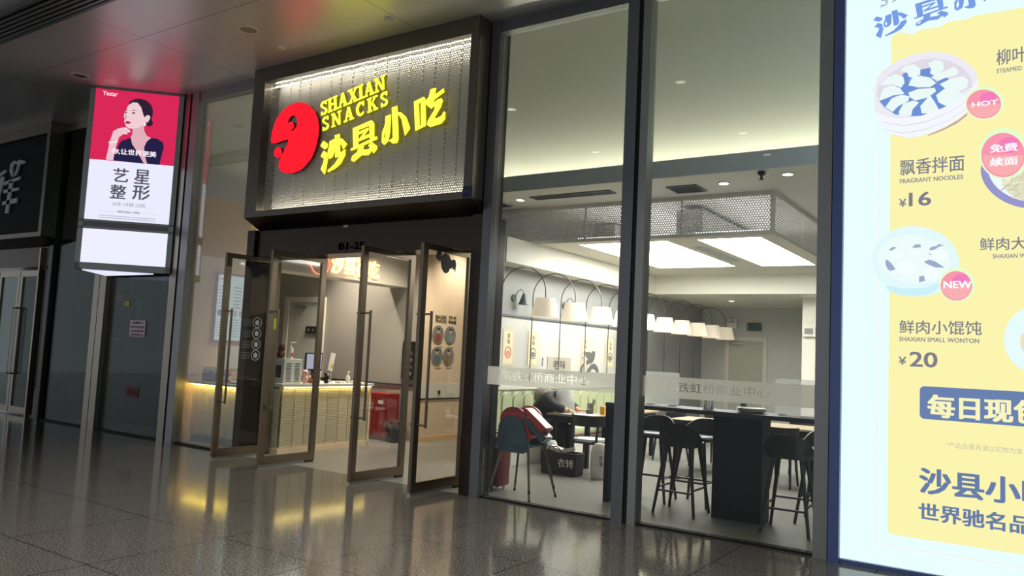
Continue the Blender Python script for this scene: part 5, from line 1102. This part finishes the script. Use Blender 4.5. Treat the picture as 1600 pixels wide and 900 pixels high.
# ================================================================ bar table and stools
bt = thing('bar_table', 'long black bar table on panel legs just behind the window', 'table', (-2.6, 1.1, 0))
MB().box(-4.06, -0.95, 0.86, 1.34, 1.055, 1.10, bev=0.004).build('tabletop', M_['tablewood'], bt)
MB().box(-4.06, -4.00, 0.88, 1.32, 0.0, 1.055).build('end_panel', M_['tablewood'], bt)
MB().box(-2.84, -2.33, 0.96, 1.26, 0.0, 1.055).build('column', M_['tablewood'], bt)
MB().box(-1.02, -0.96, 0.88, 1.32, 0.0, 1.055).build('end_panel', M_['tablewood'], bt)
def bar_stool():
    t = thing('bar_stool', 'bar stool', 'stool', (0, 0, 0), 'black bar stools')          # faces +Y
    MB().prism([(0.205*math.copysign(abs(math.cos(a))**0.65, math.cos(a)), 0.20*math.copysign(abs(math.sin(a))**0.65, math.sin(a))) for a in [2*PI*k/36 for k in range(36)]], Plane((0, 0, 0), (1, 0, 0), (0, 1, 0)), 0.715, 0.75).build('seat', M_['darkwood'], t)
    MB().prism([(0.18*math.copysign(abs(math.cos(a))**0.65, math.cos(a)), 0.175*math.copysign(abs(math.sin(a))**0.65, math.sin(a))) for a in [2*PI*k/36 for k in range(36)]], Plane((0, 0, 0), (1, 0, 0), (0, 1, 0)), 0.7501, 0.765).build('seat_pad', M_['fascia'], t)
    m = MB(); N = 18; G = []
    for o in (0.0, 0.016):
        rows = []
        for j in range(5):
            f = j/4; row = []
            for k in range(N+1):
                u = -1+2*k/N; a = PI*1.5 + u*PI*0.42
                top = 0.17*(1-abs(u)**2.6)
                r = 0.205+o+0.03*f
                row.append(m.b.verts.new((r*math.cos(a), r*math.sin(a), 0.735+f*(0.045+top))))
            rows.append(row)
        G.append(rows)
    for g in G:
        for j in range(4):
            for k in range(N): m.b.faces.new((g[j][k], g[j][k+1], g[j+1][k+1], g[j+1][k]))
    for k in range(N):
        m.b.faces.new((G[0][4][k], G[0][4][k+1], G[1][4][k+1], G[1][4][k])); m.b.faces.new((G[0][0][k], G[0][0][k+1], G[1][0][k+1], G[1][0][k]))
    for j in range(4):
        for k in (0, N): m.b.faces.new((G[0][j][k], G[0][j+1][k], G[1][j+1][k], G[1][j][k]))
    m.build('backrest', M_['darkwood'], t, smooth=True)
    top = {}; 
    for sx in (-1, 1):
        for sy in (-1, 1):
            MB().cone((sx*0.13, sy*0.13, 0.72), (sx*0.225, sy*0.225, 0.0), 0.021, 0.015, 12).build('leg', M_['darkwood'], t)
    q = lambda z: 0.13+(0.225-0.13)*(0.72-z)/0.72
    for (ax, s_, z) in ((0, -1, 0.24), (0, 1, 0.30), (1, -1, 0.27), (1, 1, 0.27)):
        w_ = q(z)
        if ax == 0: MB().cone((-w_, s_*w_, z), (w_, s_*w_, z), 0.011, seg=10).build('stretcher', M_['darkwood'], t)
        else: MB().cone((s_*w_, -w_, z), (s_*w_, w_, z), 0.011, seg=10).build('stretcher', M_['darkwood'], t)
    return t
bs0_ = bar_stool(); first = True
for x, y, rz, lb_ in ((-3.16, 0.94, 0.0, 'black bar stool on the window side, left of the bar column'), (-2.02, 0.84, 0.05, 'black bar stool on the window side, right of the bar column'),
                      (-3.72, 1.44, PI+0.1, 'black bar stool on the room side next to the left end panel'), (-3.22, 1.56, PI-0.1, 'black bar stool on the room side left of the bar column'), (-1.86, 1.54, PI, 'black bar stool on the room side right of the bar column')):
    if first: bs0_.location = (x, y, 0); bs0_.rotation_euler = (0, 0, rz); bs0_['label'] = lb_; first = False
    else: dup(bs0_, (x, y, 0), rz, lb_)
# things on the bar
t = thing('utensil_tin', 'brushed steel utensil tin on the bar table', 'tin', (-2.93, 1.05, 1.10))
MB().lathe([(0.001, 1.10), (0.052, 1.10), (0.052, 1.235), (0.048, 1.235), (0.048, 1.11), (0.001, 1.11)], (-2.93, 1.05, 0), 22).build('tin', M_['chrome'], t, smooth=True)
MB().cone((-2.93, 1.05, 1.1), (-2.93, 1.05, 1.107), 0.066, seg=22).build('saucer', M_['offwhite'], t)
for k in range(3):
    tag(MB().lathe([(0.001, 1.10+k*0.014), (0.10, 1.10+k*0.014), (0.155, 1.122+k*0.014), (0.15, 1.124+k*0.014), (0.098, 1.106+k*0.014), (0.001, 1.106+k*0.014)], (-2.48, 1.08, 0), 32).build('plate', M_['offwhite'], None, smooth=True), ('lowest', 'middle', 'topmost')[k]+' plate of the white plate stack on the bar', 'plate', 'plates stacked on the bar')
t = thing('seasoning_bottle', 'small grey seasoning bottle behind the plate stack', 'bottle', (-2.62, 1.26, 1.10))
MB().lathe([(0.001, 1.10), (0.032, 1.10), (0.032, 1.19), (0.014, 1.21), (0.014, 1.23), (0.001, 1.23)], (-2.62, 1.26, 0), 16).build('bottle', M_['slate'], t, smooth=True)
MB().lathe([(0.001, 1.229), (0.018, 1.229), (0.018, 1.25), (0.001, 1.25)], (-2.62, 1.26, 0), 14).build('cap', M_['offwhite'], t)
for x0, x1, lb_ in ((-3.72, -3.30, 'frosted acrylic divider standing on the left half of the bar'), (-2.26, -1.72, 'frosted acrylic divider standing on the right half of the bar')):
    t = thing('bar_divider', lb_, 'divider', ((x0+x1)/2, 1.15, 1.10))
    MB().prism(rr(x0, 1.112, x1, 1.47, 0.03), facade(1.15), -0.003, 0.003).build('sheet', ACR, t); MB().box(x0+0.05, x0+0.11, 1.10, 1.20, 1.10, 1.112).build('foot', M_['chrome'], t); MB().box(x1-0.11, x1-0.05, 1.10, 1.20, 1.10, 1.112).build('foot', M_['chrome'], t)

# ================================================================ far end of the dining room
BP = facade(11.29)
d = thing('door_1', 'pale service door at the far end of the dining room', 'door', (-5.62, 11.28, 0)); d['kind'] = 'structure'
a0, _ = BP.at(1140, 540); a1, _ = BP.at(1193, 540)
MB().box(a0-0.09, a0, 11.25, 11.3, 0, 2.24).box(a1, a1+0.09, 11.25, 11.3, 0, 2.24).box(a0, a1, 11.25, 11.3, 2.15, 2.24).build('frame', M_['offwhite'], d)
MB().box(a0, a1, 11.27, 11.299, 0, 2.15).build('leaf', mat('pale_green_grey', (176, 178, 162), rough=0.6), d)
MB().box(a0+0.08, a0+0.32, 11.22, 11.27, 2.05, 2.1).build('closer', M_['chrome'], d)
t = thing('exit_sign', 'dark green exit sign with white marks on the far wall', 'sign', (-5.1, 11.28, 2.45)); b = prect(BP, 1168, 517, 1190, 505)
MB().rect(BP, *b, -0.0, 0.03).build('plate', mat('exit_green', (44, 84, 66), rough=0.5), t)
mm = MB(); text_into(mm, '安全出口', BP, (b[0]+0.04, b[1]+0.05, b[2]-0.04, b[3]-0.05), 0.0301, 0.032, 0.01); mm.build('lettering', M_['paper'], t)
t = thing('emergency_light', 'white twin-head emergency light left of the exit sign', 'lamp', (-5.5, 11.25, 2.4)); b = prect(BP, 1137, 513, 1153, 504)
MB().rect(BP, *b, 0, 0.08).build('housing', M_['white'], t)
for f_ in (0.25, 0.75): MB().sphere(BP.p3(b[0]+(b[2]-b[0])*f_, b[3]+0.05, 0.05), 0.05).build('lamp_head', M_['white'], t)
t = thing('wall_socket_pair', 'two pale switches right of the emergency light', 'switch', (-5.3, 11.28, 2.5))
for x in (1157, 1163): b = prect(BP, x-2, 508, x+2.5, 502); MB().rect(BP, *b, 0, 0.02).build('switch_plate', M_['offwhite'], t)
CP = facade(8.4); t = thing('wall_air_unit', 'small white louvred wall unit on the white column', 'air unit', (-3.5, 8.35, 2.1)); b = prect(CP, 1255.5, 526, 1276, 511)
MB().rect(CP, *b, 0, 0.10).build('housing', M_['white'], t)
for k in range(6): z = b[1]+0.05+k*(b[3]-b[1]-0.08)/6; MB().rect(CP, b[0]+0.04, z, b[2]-0.04, z+0.012, 0.1, 0.106).build('louvre', M_['slate'], t)
b = prect(CP, 1264, 503, 1270, 497); tag(MB().rect(CP, *b, 0, 0.02).build('switch_plate', M_['paper']), 'small square switch above the louvred unit on the white column', 'switch')

# ================================================================ person leaning over the table
pe = thing('person', 'person in a dark coat on the green bench, leaning forward over the table', 'person', (-6.38, 3.28, 0.45))
def skin(name, chain, edges, root, m_, parent, sub=2):
    me = bpy.data.meshes.new(name); me.from_pydata([c[0] for c in chain], edges, []); o = bpy.data.objects.new(name, me); COL.objects.link(o)
    md = o.modifiers.new('skin', 'SKIN'); md.use_smooth_shade = True; o.modifiers.new('sub', 'SUBSURF').levels = sub
    for i, (c, r) in enumerate(chain):
        sv = me.skin_vertices[0].data[i]; sv.radius = (r, r) if not isinstance(r, tuple) else r; sv.use_root = (i == root)
    dg = bpy.context.evaluated_depsgraph_get(); dg.update()
    res = bpy.data.meshes.new_from_object(o.evaluated_get(dg)); bpy.data.objects.remove(o); bpy.data.meshes.remove(me)
    mb = MB(); mb.mesh(res); bpy.data.meshes.remove(res); return mb.build(name, m_, parent, smooth=True)
SKN = mat('skin_tone', (206, 160, 132), rough=0.55); COAT = mat('black_coat', (36, 38, 42), rough=0.8, noise=0.2, nscale=20, bump=0.2)
V = [((-6.38, 3.28, 0.55), 0.15), ((-6.37, 3.27, 0.74), 0.155), ((-6.27, 3.26, 0.89), 0.15), ((-6.16, 3.25, 0.96), 0.07), ((-6.08, 3.25, 0.985), 0.055), ((-5.99, 3.25, 0.995), 0.09), ((-5.93, 3.25, 0.975), 0.08),
     ((-6.16, 3.07, 0.97), 0.065), ((-5.98, 3.0, 0.82), 0.05), ((-5.78, 3.08, 0.795), 0.038), ((-6.16, 3.45, 0.97), 0.065), ((-5.98, 3.52, 0.82), 0.05), ((-5.80, 3.42, 0.795), 0.038),
     ((-6.34, 3.18, 0.54), 0.10), ((-5.98, 3.16, 0.53), 0.075), ((-5.94, 3.16, 0.26), 0.055), ((-5.94, 3.16, 0.09), 0.04), ((-5.82, 3.16, 0.05), 0.035),
     ((-6.34, 3.38, 0.54), 0.10), ((-5.98, 3.40, 0.53), 0.075), ((-5.94, 3.40, 0.26), 0.055), ((-5.94, 3.40, 0.09), 0.04), ((-5.82, 3.40, 0.05), 0.035)]
Ed = [(0, 1), (1, 2), (2, 3), (3, 4), (4, 5), (5, 6), (2, 7), (7, 8), (8, 9), (2, 10), (10, 11), (11, 12), (0, 13), (13, 14), (14, 15), (15, 16), (16, 17), (0, 18), (18, 19), (19, 20), (20, 21), (21, 22)]
body = skin('body', V, Ed, 0, SKN, pe)
VC = [((-6.38, 3.28, 0.50), 0.19), ((-6.39, 3.27, 0.71), 0.20), ((-6.30, 3.26, 0.87), 0.20), ((-6.16, 3.25, 0.95), 0.13), ((-6.15, 3.05, 0.96), 0.10), ((-5.98, 2.99, 0.84), 0.075), ((-5.82, 3.06, 0.805), 0.055), ((-6.15, 3.47, 0.96), 0.10), ((-5.98, 3.53, 0.84), 0.075), ((-5.84, 3.44, 0.805), 0.055)]
skin('coat', VC, [(0, 1), (1, 2), (2, 3), (2, 4), (4, 5), (5, 6), (2, 7), (7, 8), (8, 9)], 0, COAT, pe)
VT = [((-6.38, 3.28, 0.52), 0.165)] + [(V[i][0], V[i][1]*1.22) for i in (13, 14, 15, 16, 18, 19, 20, 21)]
skin('trousers', VT, [(0, 1), (1, 2), (2, 3), (3, 4), (0, 5), (5, 6), (6, 7), (7, 8)], 0, mat('dark_trousers', (30, 30, 34), rough=0.8), pe)
hood = MB().sphere((-6.27, 3.20, 0.975), 0.145, 20, 14, (1.25, 1.2, 0.85), Matrix.Rotation(0.25, 4, 'Y')).sphere((-6.33, 3.24, 0.94), 0.12, 16, 12, (1.2, 1.4, 0.7))
hood.build('hood', mat('patterned_fur', (128, 120, 106), rough=0.95, noise=0.85, nscale=22, bump=0.8), pe, smooth=True)
hair = MB().sphere((-6.0, 3.25, 1.02), 0.112, 20, 14, (1.08, 0.98, 0.95)).build('hair', mat('black_hair', (24, 22, 24), rough=0.6, noise=0.3, nscale=60), pe, smooth=True)
MB().cone((-5.89, 3.25, 0.95), (-5.865, 3.25, 0.94), 0.016, 0.008, 10).build('nose', SKN, pe)
for sy in (-1, 1): MB().sphere((-5.905, 3.25+sy*0.032, 0.985), 0.009).build('eye', M_['ink'], pe); MB().sphere((-6.0, 3.25+sy*0.105, 0.975), 0.02, sc=(1, 0.5, 1.4)).build('ear', SKN, pe)
MB().box(-5.892, -5.885, 3.228, 3.272, 0.912, 0.920).build('mouth', mat('lip_tone', (160, 92, 84), rough=0.5), pe)
for sy, hx, hy in ((-1, -5.78, 3.08), (1, -5.80, 3.42)):
    hv = [((hx-0.03, hy, 0.80), 0.028), ((hx+0.03, hy, 0.79), 0.034)]; he = [(0, 1)]
    for k in range(4):
        i = len(hv); oy = (k-1.5)*0.019; l = (0.055, 0.066, 0.062, 0.048)[k]
        hv += [((hx+0.055, hy+oy, 0.79), 0.010), ((hx+0.055+l*0.6, hy+oy*1.05, 0.789), 0.009), ((hx+0.055+l, hy+oy*1.05, 0.775), 0.0075)]; he += [(1, i), (i, i+1), (i+1, i+2)]
    i = len(hv); hv += [((hx+0.01, hy-sy*0.04, 0.788), 0.012), ((hx+0.045, hy-sy*0.06, 0.78), 0.009)]; he += [(0, i), (i, i+1)]
    skin('hand', hv, he, 0, SKN, pe, 1)
# ================================================================ neighbouring portal at far left
DX = -9.69
P2 = portal('dark steel portal of the neighbouring shop at the far left edge', DX, 'shop_portal')
MB().box(-14.942, -14.936, -0.27, 0.0, 3.32, 5.4).build('side_panel', M_['steel'], P2)
MB().box(-14.942, -14.936, 0.0, 0.40, 0.0, 3.16).build('side_panel', M_['steel'], P2)
MB().box(-15.42, -15.37, -0.045, 0.03, 0.0, 3.14).build('edge_trim', M_['steel'], P2)
t = thing('neighbour_sign', 'unlit black shop sign with a grey brush character at the far left', 'shop sign', (-16.9, -0.2, 3.4))
NS = facade(-0.20)
MB().box(-18.64, -15.06, -0.19, 0.0, 3.39, 5.21).build('sign_face', mat('black_sign', (16, 19, 20), rough=0.7, spec=0.2), t)
GL = mat('grey_letter', (200, 205, 202), rough=0.5)
NZ_ = (0, 180, 3.75)
for pts in ([(0, 375), (30, 360), (32, 380), (8, 470), (0, 510)], [(5, 345), (42, 320), (46, 335), (10, 362)], [(28, 395), (128, 360), (126, 378), (30, 415)], [(30, 440), (118, 425), (116, 442), (28, 460)], [(22, 510), (110, 485), (106, 515), (20, 530)], [(64, 390), (84, 385), (56, 575), (38, 578)],
            [(78, 365), (64, 330), (70, 290), (90, 268), (110, 275), (120, 262), (158, 270), (150, 285), (125, 290), (105, 350), (88, 362), (100, 330), (112, 290), (92, 285), (82, 310), (86, 345)]):
    MB().prism(zoomed(NS, *NZ_, pts), NS, 0.0, 0.03).build('character_stroke', GL, t)
t = thing('door_2', 'closed glass doors of the neighbouring shop at the far left', 'door', (-17, 0.2, 0)); t['kind'] = 'structure'
for x0 in (-18.96, -18.10, -17.24, -16.38):
    x1 = x0+0.86-0.02
    MB().box(x0, x0+0.09, 0.10, 0.15, 0.03, 2.74).box(x1-0.09, x1, 0.10, 0.15, 0.03, 2.74).box(x0+0.09, x1-0.09, 0.10, 0.15, 2.62, 2.74).box(x0+0.09, x1-0.09, 0.10, 0.15, 0.03, 0.15).build('frame', M_['steel'], t)
    MB().box(x0+0.09, x1-0.09, 0.12, 0.13, 0.15, 2.62).build('pane', M_['darkglass'], t)
for x in (-16.42, -16.30): MB().tube([(x, 0.10, 0.75), (x, 0.03, 0.77), (x, 0.03, 2.0), (x, 0.10, 2.02)], 0.014).build('pull_handle', M_['steel'], t)
# dim interior of the neighbour; added glowing panels stand in for reflected shop lights
st('wall_neighbour', MB().box(-24, -15.05, 3.5, 3.6, 0, 5.42), mat('dim_wall', (66, 66, 62), rough=0.7), 'dim back wall of the neighbouring shop', 'wall')
st('wall_neighbour_side', MB().box(-15.15, -15.0, 0.5, 3.6, 0, 5.42), M_['walldark'], 'dark side wall of the neighbouring shop', 'wall')
for k, (x, z, w, h, rgb, s, lb_) in enumerate(((-19.6, 2.3, 1.5, 0.25, (70, 110, 190), 2.0, 'long blue lit panel'), (-20.3, 2.75, 1.7, 0.35, (232, 208, 150), 1.6, 'wide warm lit panel'), (-19.2, 1.75, 0.35, 0.35, (255, 214, 150), 2.2, 'small warm lit panel'), (-21.6, 2.35, 0.3, 0.25, (230, 80, 160), 2.0, 'small pink lit panel'), (-20.6, 1.3, 0.5, 1.5, (150, 110, 70), 0.7, 'tall amber lit panel'))):
    t = thing('reflection_panel', lb_+' imitating a reflection of distant shop lights at far left', 'reflection panel', (x, 3.45, z))
    MB().box(x-w/2-0.03, x+w/2+0.03, 3.44, 3.5, z-h/2-0.03, z+h/2+0.03).build('frame', M_['darkframe'], t); MB().box(x-w/2, x+w/2, 3.43, 3.44, z-h/2, z+h/2).build('lit_face', Em(rgb, s), t)

# ================================================================ behind the tinted glass: fire door, bell, notices
LPY = facade(0.89)
d = thing('door_3', 'dark green fire door behind the tinted glass', 'door', (-13.6, 0.88, 0)); d['kind'] = 'structure'
a0, _ = LPY.at(200, 560); a1, _ = LPY.at(248, 560)
MB().box(a0-0.07, a0, 0.85, 0.9, 0, 2.95).box(a1, a1+0.07, 0.85, 0.9, 0, 2.95).box(a0, a1, 0.85, 0.9, 2.88, 2.95).build('frame', M_['frame'], d)
MB().box(a0, a1, 0.875, 0.899, 0, 2.88).build('leaf', mat('green_door', (36, 76, 72), rough=0.5), d)
b = prect(LPY, 213, 498, 226, 469); MB().rect(LPY, *b, 0.016, 0.024).build('vision_panel', mat('pale_vision_panel', (150, 178, 172), rough=0.2), d)
GPY = facade(-0.001 + 0.03)
RB = facade(0.80)
t = thing('fire_bell', 'round red fire alarm bell behind the tinted glass', 'alarm bell', (-14.3, 0.85, 2.1)); a, b = RB.at(181, 471)
MB().cone(RB.p3(a, b, -0.09), RB.p3(a, b, -0.03), 0.14, 0.14, 24).build('base', M_['redpaint'], t); MB().sphere(RB.p3(a, b, -0.03), 0.13, 20, 12, (1, 0.4, 1)).build('gong', mat('bell_red', (226, 30, 34), rough=0.3), t, smooth=True)
t = thing('alarm_box', 'small red and white alarm call point behind the tinted glass', 'alarm', (-14.4, 0.85, 1.4)); b = prect(RB, 168, 541, 180, 532); MB().rect(RB, *b, -0.09, 0).build('housing', M_['redpaint'], t); b = prect(RB, 172, 533, 178, 528); MB().rect(RB, *b, -0.09, 0).build('cover', M_['paper'], t)
SG = facade(0.028)
def sheet(nm, lb_, xl, yb, xr, yt, m_, rows):
    t = thing(nm, lb_, 'notice', (0, 0, 0)); b = prect(SG, xl, yb, xr, yt); MB().rect(SG, *b, 0, 0.002).build('sheet', m_, t)
    for k, (body, mm_, z0, z1, x0, x1) in enumerate(rows):
        mb = MB(); w_, h_ = b[2]-b[0], b[3]-b[1]; text_into(mb, body, SG, (b[0]+w_*x0, b[1]+h_*z0, b[0]+w_*x1, b[1]+h_*z1), 0.0021, 0.003, 0.01); mb.build('lettering', mm_, t)
sheet('notice_sheet', 'pink and white printed notice stuck on the tinted glass', 202, 525.5, 228, 501, mat('pale_pink_paper', (222, 204, 206), rough=0.7), [('温馨提示', M_['ink'], .78, .93, .15, .85), ('请勿堆放物品', M_['yellow'], .52, .68, .06, .94), ('保持畅通', M_['redpaint'], .28, .42, .1, .9), ('谢谢配合', M_['redpaint'], .06, .18, .1, .9)])
sheet('warning_sticker', 'small yellow warning sticker on the tinted glass', 195, 477.5, 202, 471.5, M_['yellow'], [('注意', M_['ink'], .3, .7, .2, .8)])
sheet('fire_sign', 'dark red sign with white characters low on the tinted glass', 196, 620, 215.5, 605, mat('dark_red_sign', (120, 22, 26), rough=0.5), [('消防栓', M_['paper'], .2, .8, .08, .92)])

# ================================================================ ceiling fittings of the concourse
def downlight(x, y, z, r, lb_, e=None, power=0.0, col=(1, 0.95, 0.86), name='downlight'):
    t = thing(name, lb_, 'ceiling light', (x, y, z-0.02))
    MB().prism([[(x+r*math.cos(q*PI/14), -(y+r*math.sin(q*PI/14))) for q in range(28)], [(x+r*0.8*math.cos(q*PI/14), -(y+r*0.8*math.sin(q*PI/14))) for q in range(28)]], Plane((0, 0, z), (1, 0, 0), (0, -1, 0)), 0.0, 0.012).build('trim_ring', M_['offwhite'], t)
    MB().cone((x, y, z-0.004), (x, y, z-0.001), r*0.8, seg=24).build('lens', e or M_['slate'], t)
    if power:
        l = bpy.data.lights.new('downlight_lamp', 'SPOT'); l.energy = power; l.color = col; l.spot_size = math.radians(110); l.spot_blend = 0.7; l.shadow_soft_size = r
        o = bpy.data.objects.new('downlight_lamp', l); o.location = (0, 0, -0.03); COL.objects.link(o); o.parent = t
DL = emit('downlight_lens', (255, 246, 226), 9.0)
for k, (x, y) in enumerate(((-6.85, -2.68), (-4.05, -2.68), (-6.85, -5.5), (-4.05, -5.4), (-4.08, -6.9), (-1.25, -5.4))):
    downlight(x, y, 5.42, 0.09, ('near left', 'near right', 'middle left', 'middle centre', 'far centre', 'middle right')[k]+' lit recessed lamp in the concourse ceiling', DL, CORR_W)
p = onZ(388, 46, 5.42); downlight(p.x, p.y, 5.42, 0.13, 'large unlit ring lamp in the ceiling above the sign box', mat('dim_lens', (150, 140, 116), rough=0.3))
p = onZ(125, 118, 5.42); downlight(p.x, p.y, 5.42, 0.13, 'unlit ring lamp in the ceiling above the angled lightbox', M_['slate'])
for (x, y), lb_ in (((440, 73), 'small sprinkler disc in the ceiling above the red logo'), ((608, 30), 'small sprinkler disc in the ceiling above the yellow letters')):
    p = onZ(x, y, 5.42); tag(MB().lathe([(0.001, 5.385), (0.045, 5.385), (0.055, 5.40), (0.055, 5.42), (0.001, 5.42)], (p.x, p.y, 0), 20).build('sprinkler', M_['offwhite']), lb_, 'sprinkler')
downlight(-13.2, 0.45, 5.3, 0.09, 'small added lamp brightening the space behind the tinted glass', emit('added_lobby_lens', (220, 255, 245), 3.0), 260.0, (0.8, 1.0, 0.95))  # lamp added to brighten the wall and fittings behind the glass
t = thing('slot_diffuser', 'long dark slotted air diffuser sunk along the concourse ceiling', 'diffuser', (-12, -2.85, 5.38))
MB().box(-30, -7.6, -2.66, -2.62, 5.36, 5.42).box(-30, -7.6, -3.08, -3.04, 5.36, 5.42).build('frame', M_['darkframe'], t)
for k in range(5): MB().box(-30, -7.6, -2.98+k*0.07, -2.95+k*0.07, 5.37, 5.40).build('slat', M_['frame'], t)
MB().box(-30, -7.6, -3.04, -2.66, 5.405, 5.42).build('cavity', M_['blackgap'], t)
# ================================================================ fittings of the dropped ceiling
SL = emit('shop_downlight_lens', (255, 250, 238), 14.0)
for k, (x, y) in enumerate(((-6.36, 2.39), (-4.63, 2.38), (-3.29, 2.40), (-2.45, 2.2), (-1.2, 2.4))):
    downlight(x, y, 3.87, 0.075, ('first', 'second', 'third', 'fourth', 'fifth')[k]+' recessed lamp from the left in the dropped ceiling edge', SL, 26.0)
for k, (x, y) in enumerate(((-8.3, 2.6), (-8.3, 4.2), (-8.2, 1.0+1.2), (-10.3, 2.3), (-10.3, 2.9))):
    downlight(x, y, 3.87, 0.075, ('near entrance', 'deep entrance', 'front entrance', 'left counter', 'back counter')[k]+' recessed lamp in the ceiling over the ordering area', SL, ENTRY_W, (1, 0.88, 0.7))
for k, (x, y) in enumerate(((-5.4, 9.2), (-2.6, 9.2))):
    downlight(x, y, 2.93, 0.075, ('left', 'right')[k]+' recessed lamp in the low ceiling at the far end of the dining room', SL, 30.0)
for (x0, x1, y0, y1, lb_, n) in ((-6.11, -4.82, 2.24, 2.46, 'long dark air grille in the dropped ceiling', 5), (-4.05, -3.63, 2.34, 2.75, 'square dark air grille in the dropped ceiling', 7), (-7.4, -6.75, 2.34, 2.75, 'dark air grille at the left end of the dropped ceiling', 7)):
    t = thing('air_grille', lb_, 'air grille', ((x0+x1)/2, (y0+y1)/2, 3.85))
    MB().box(x0, x1, y0, y0+0.02, 3.855, 3.87).box(x0, x1, y1-0.02, y1, 3.855, 3.87).box(x0, x0+0.02, y0, y1, 3.855, 3.87).box(x1-0.02, x1, y0, y1, 3.855, 3.87).build('frame', M_['slate'], t)
    MB().box(x0+0.02, x1-0.02, y0+0.02, y1-0.02, 3.866, 3.87).build('cavity', M_['ink'], t)
    for k in range(n): yy = y0+0.03+k*(y1-y0-0.05)/n; MB().box(x0+0.02, x1-0.02, yy, yy+0.012, 3.858, 3.866).build('slat', M_['slate'], t)
t = thing('ceiling_sprinkler', 'small dark sprinkler head hanging from the dropped ceiling', 'sprinkler', (0, 0, 0)); p = onZ(1190, 268, 3.87); t.location = (p.x, p.y, 3.8); ORG[t.name] = t.location.copy()
MB().box(p.x-0.035, p.x+0.035, p.y-0.035, p.y+0.035, 3.83, 3.87).build('rose', M_['ink'], t); MB().cone((p.x, p.y, 3.78), (p.x, p.y, 3.83), 0.014).cone((p.x, p.y, 3.772), (p.x, p.y, 3.78), 0.03).build('head', M_['ink'], t)
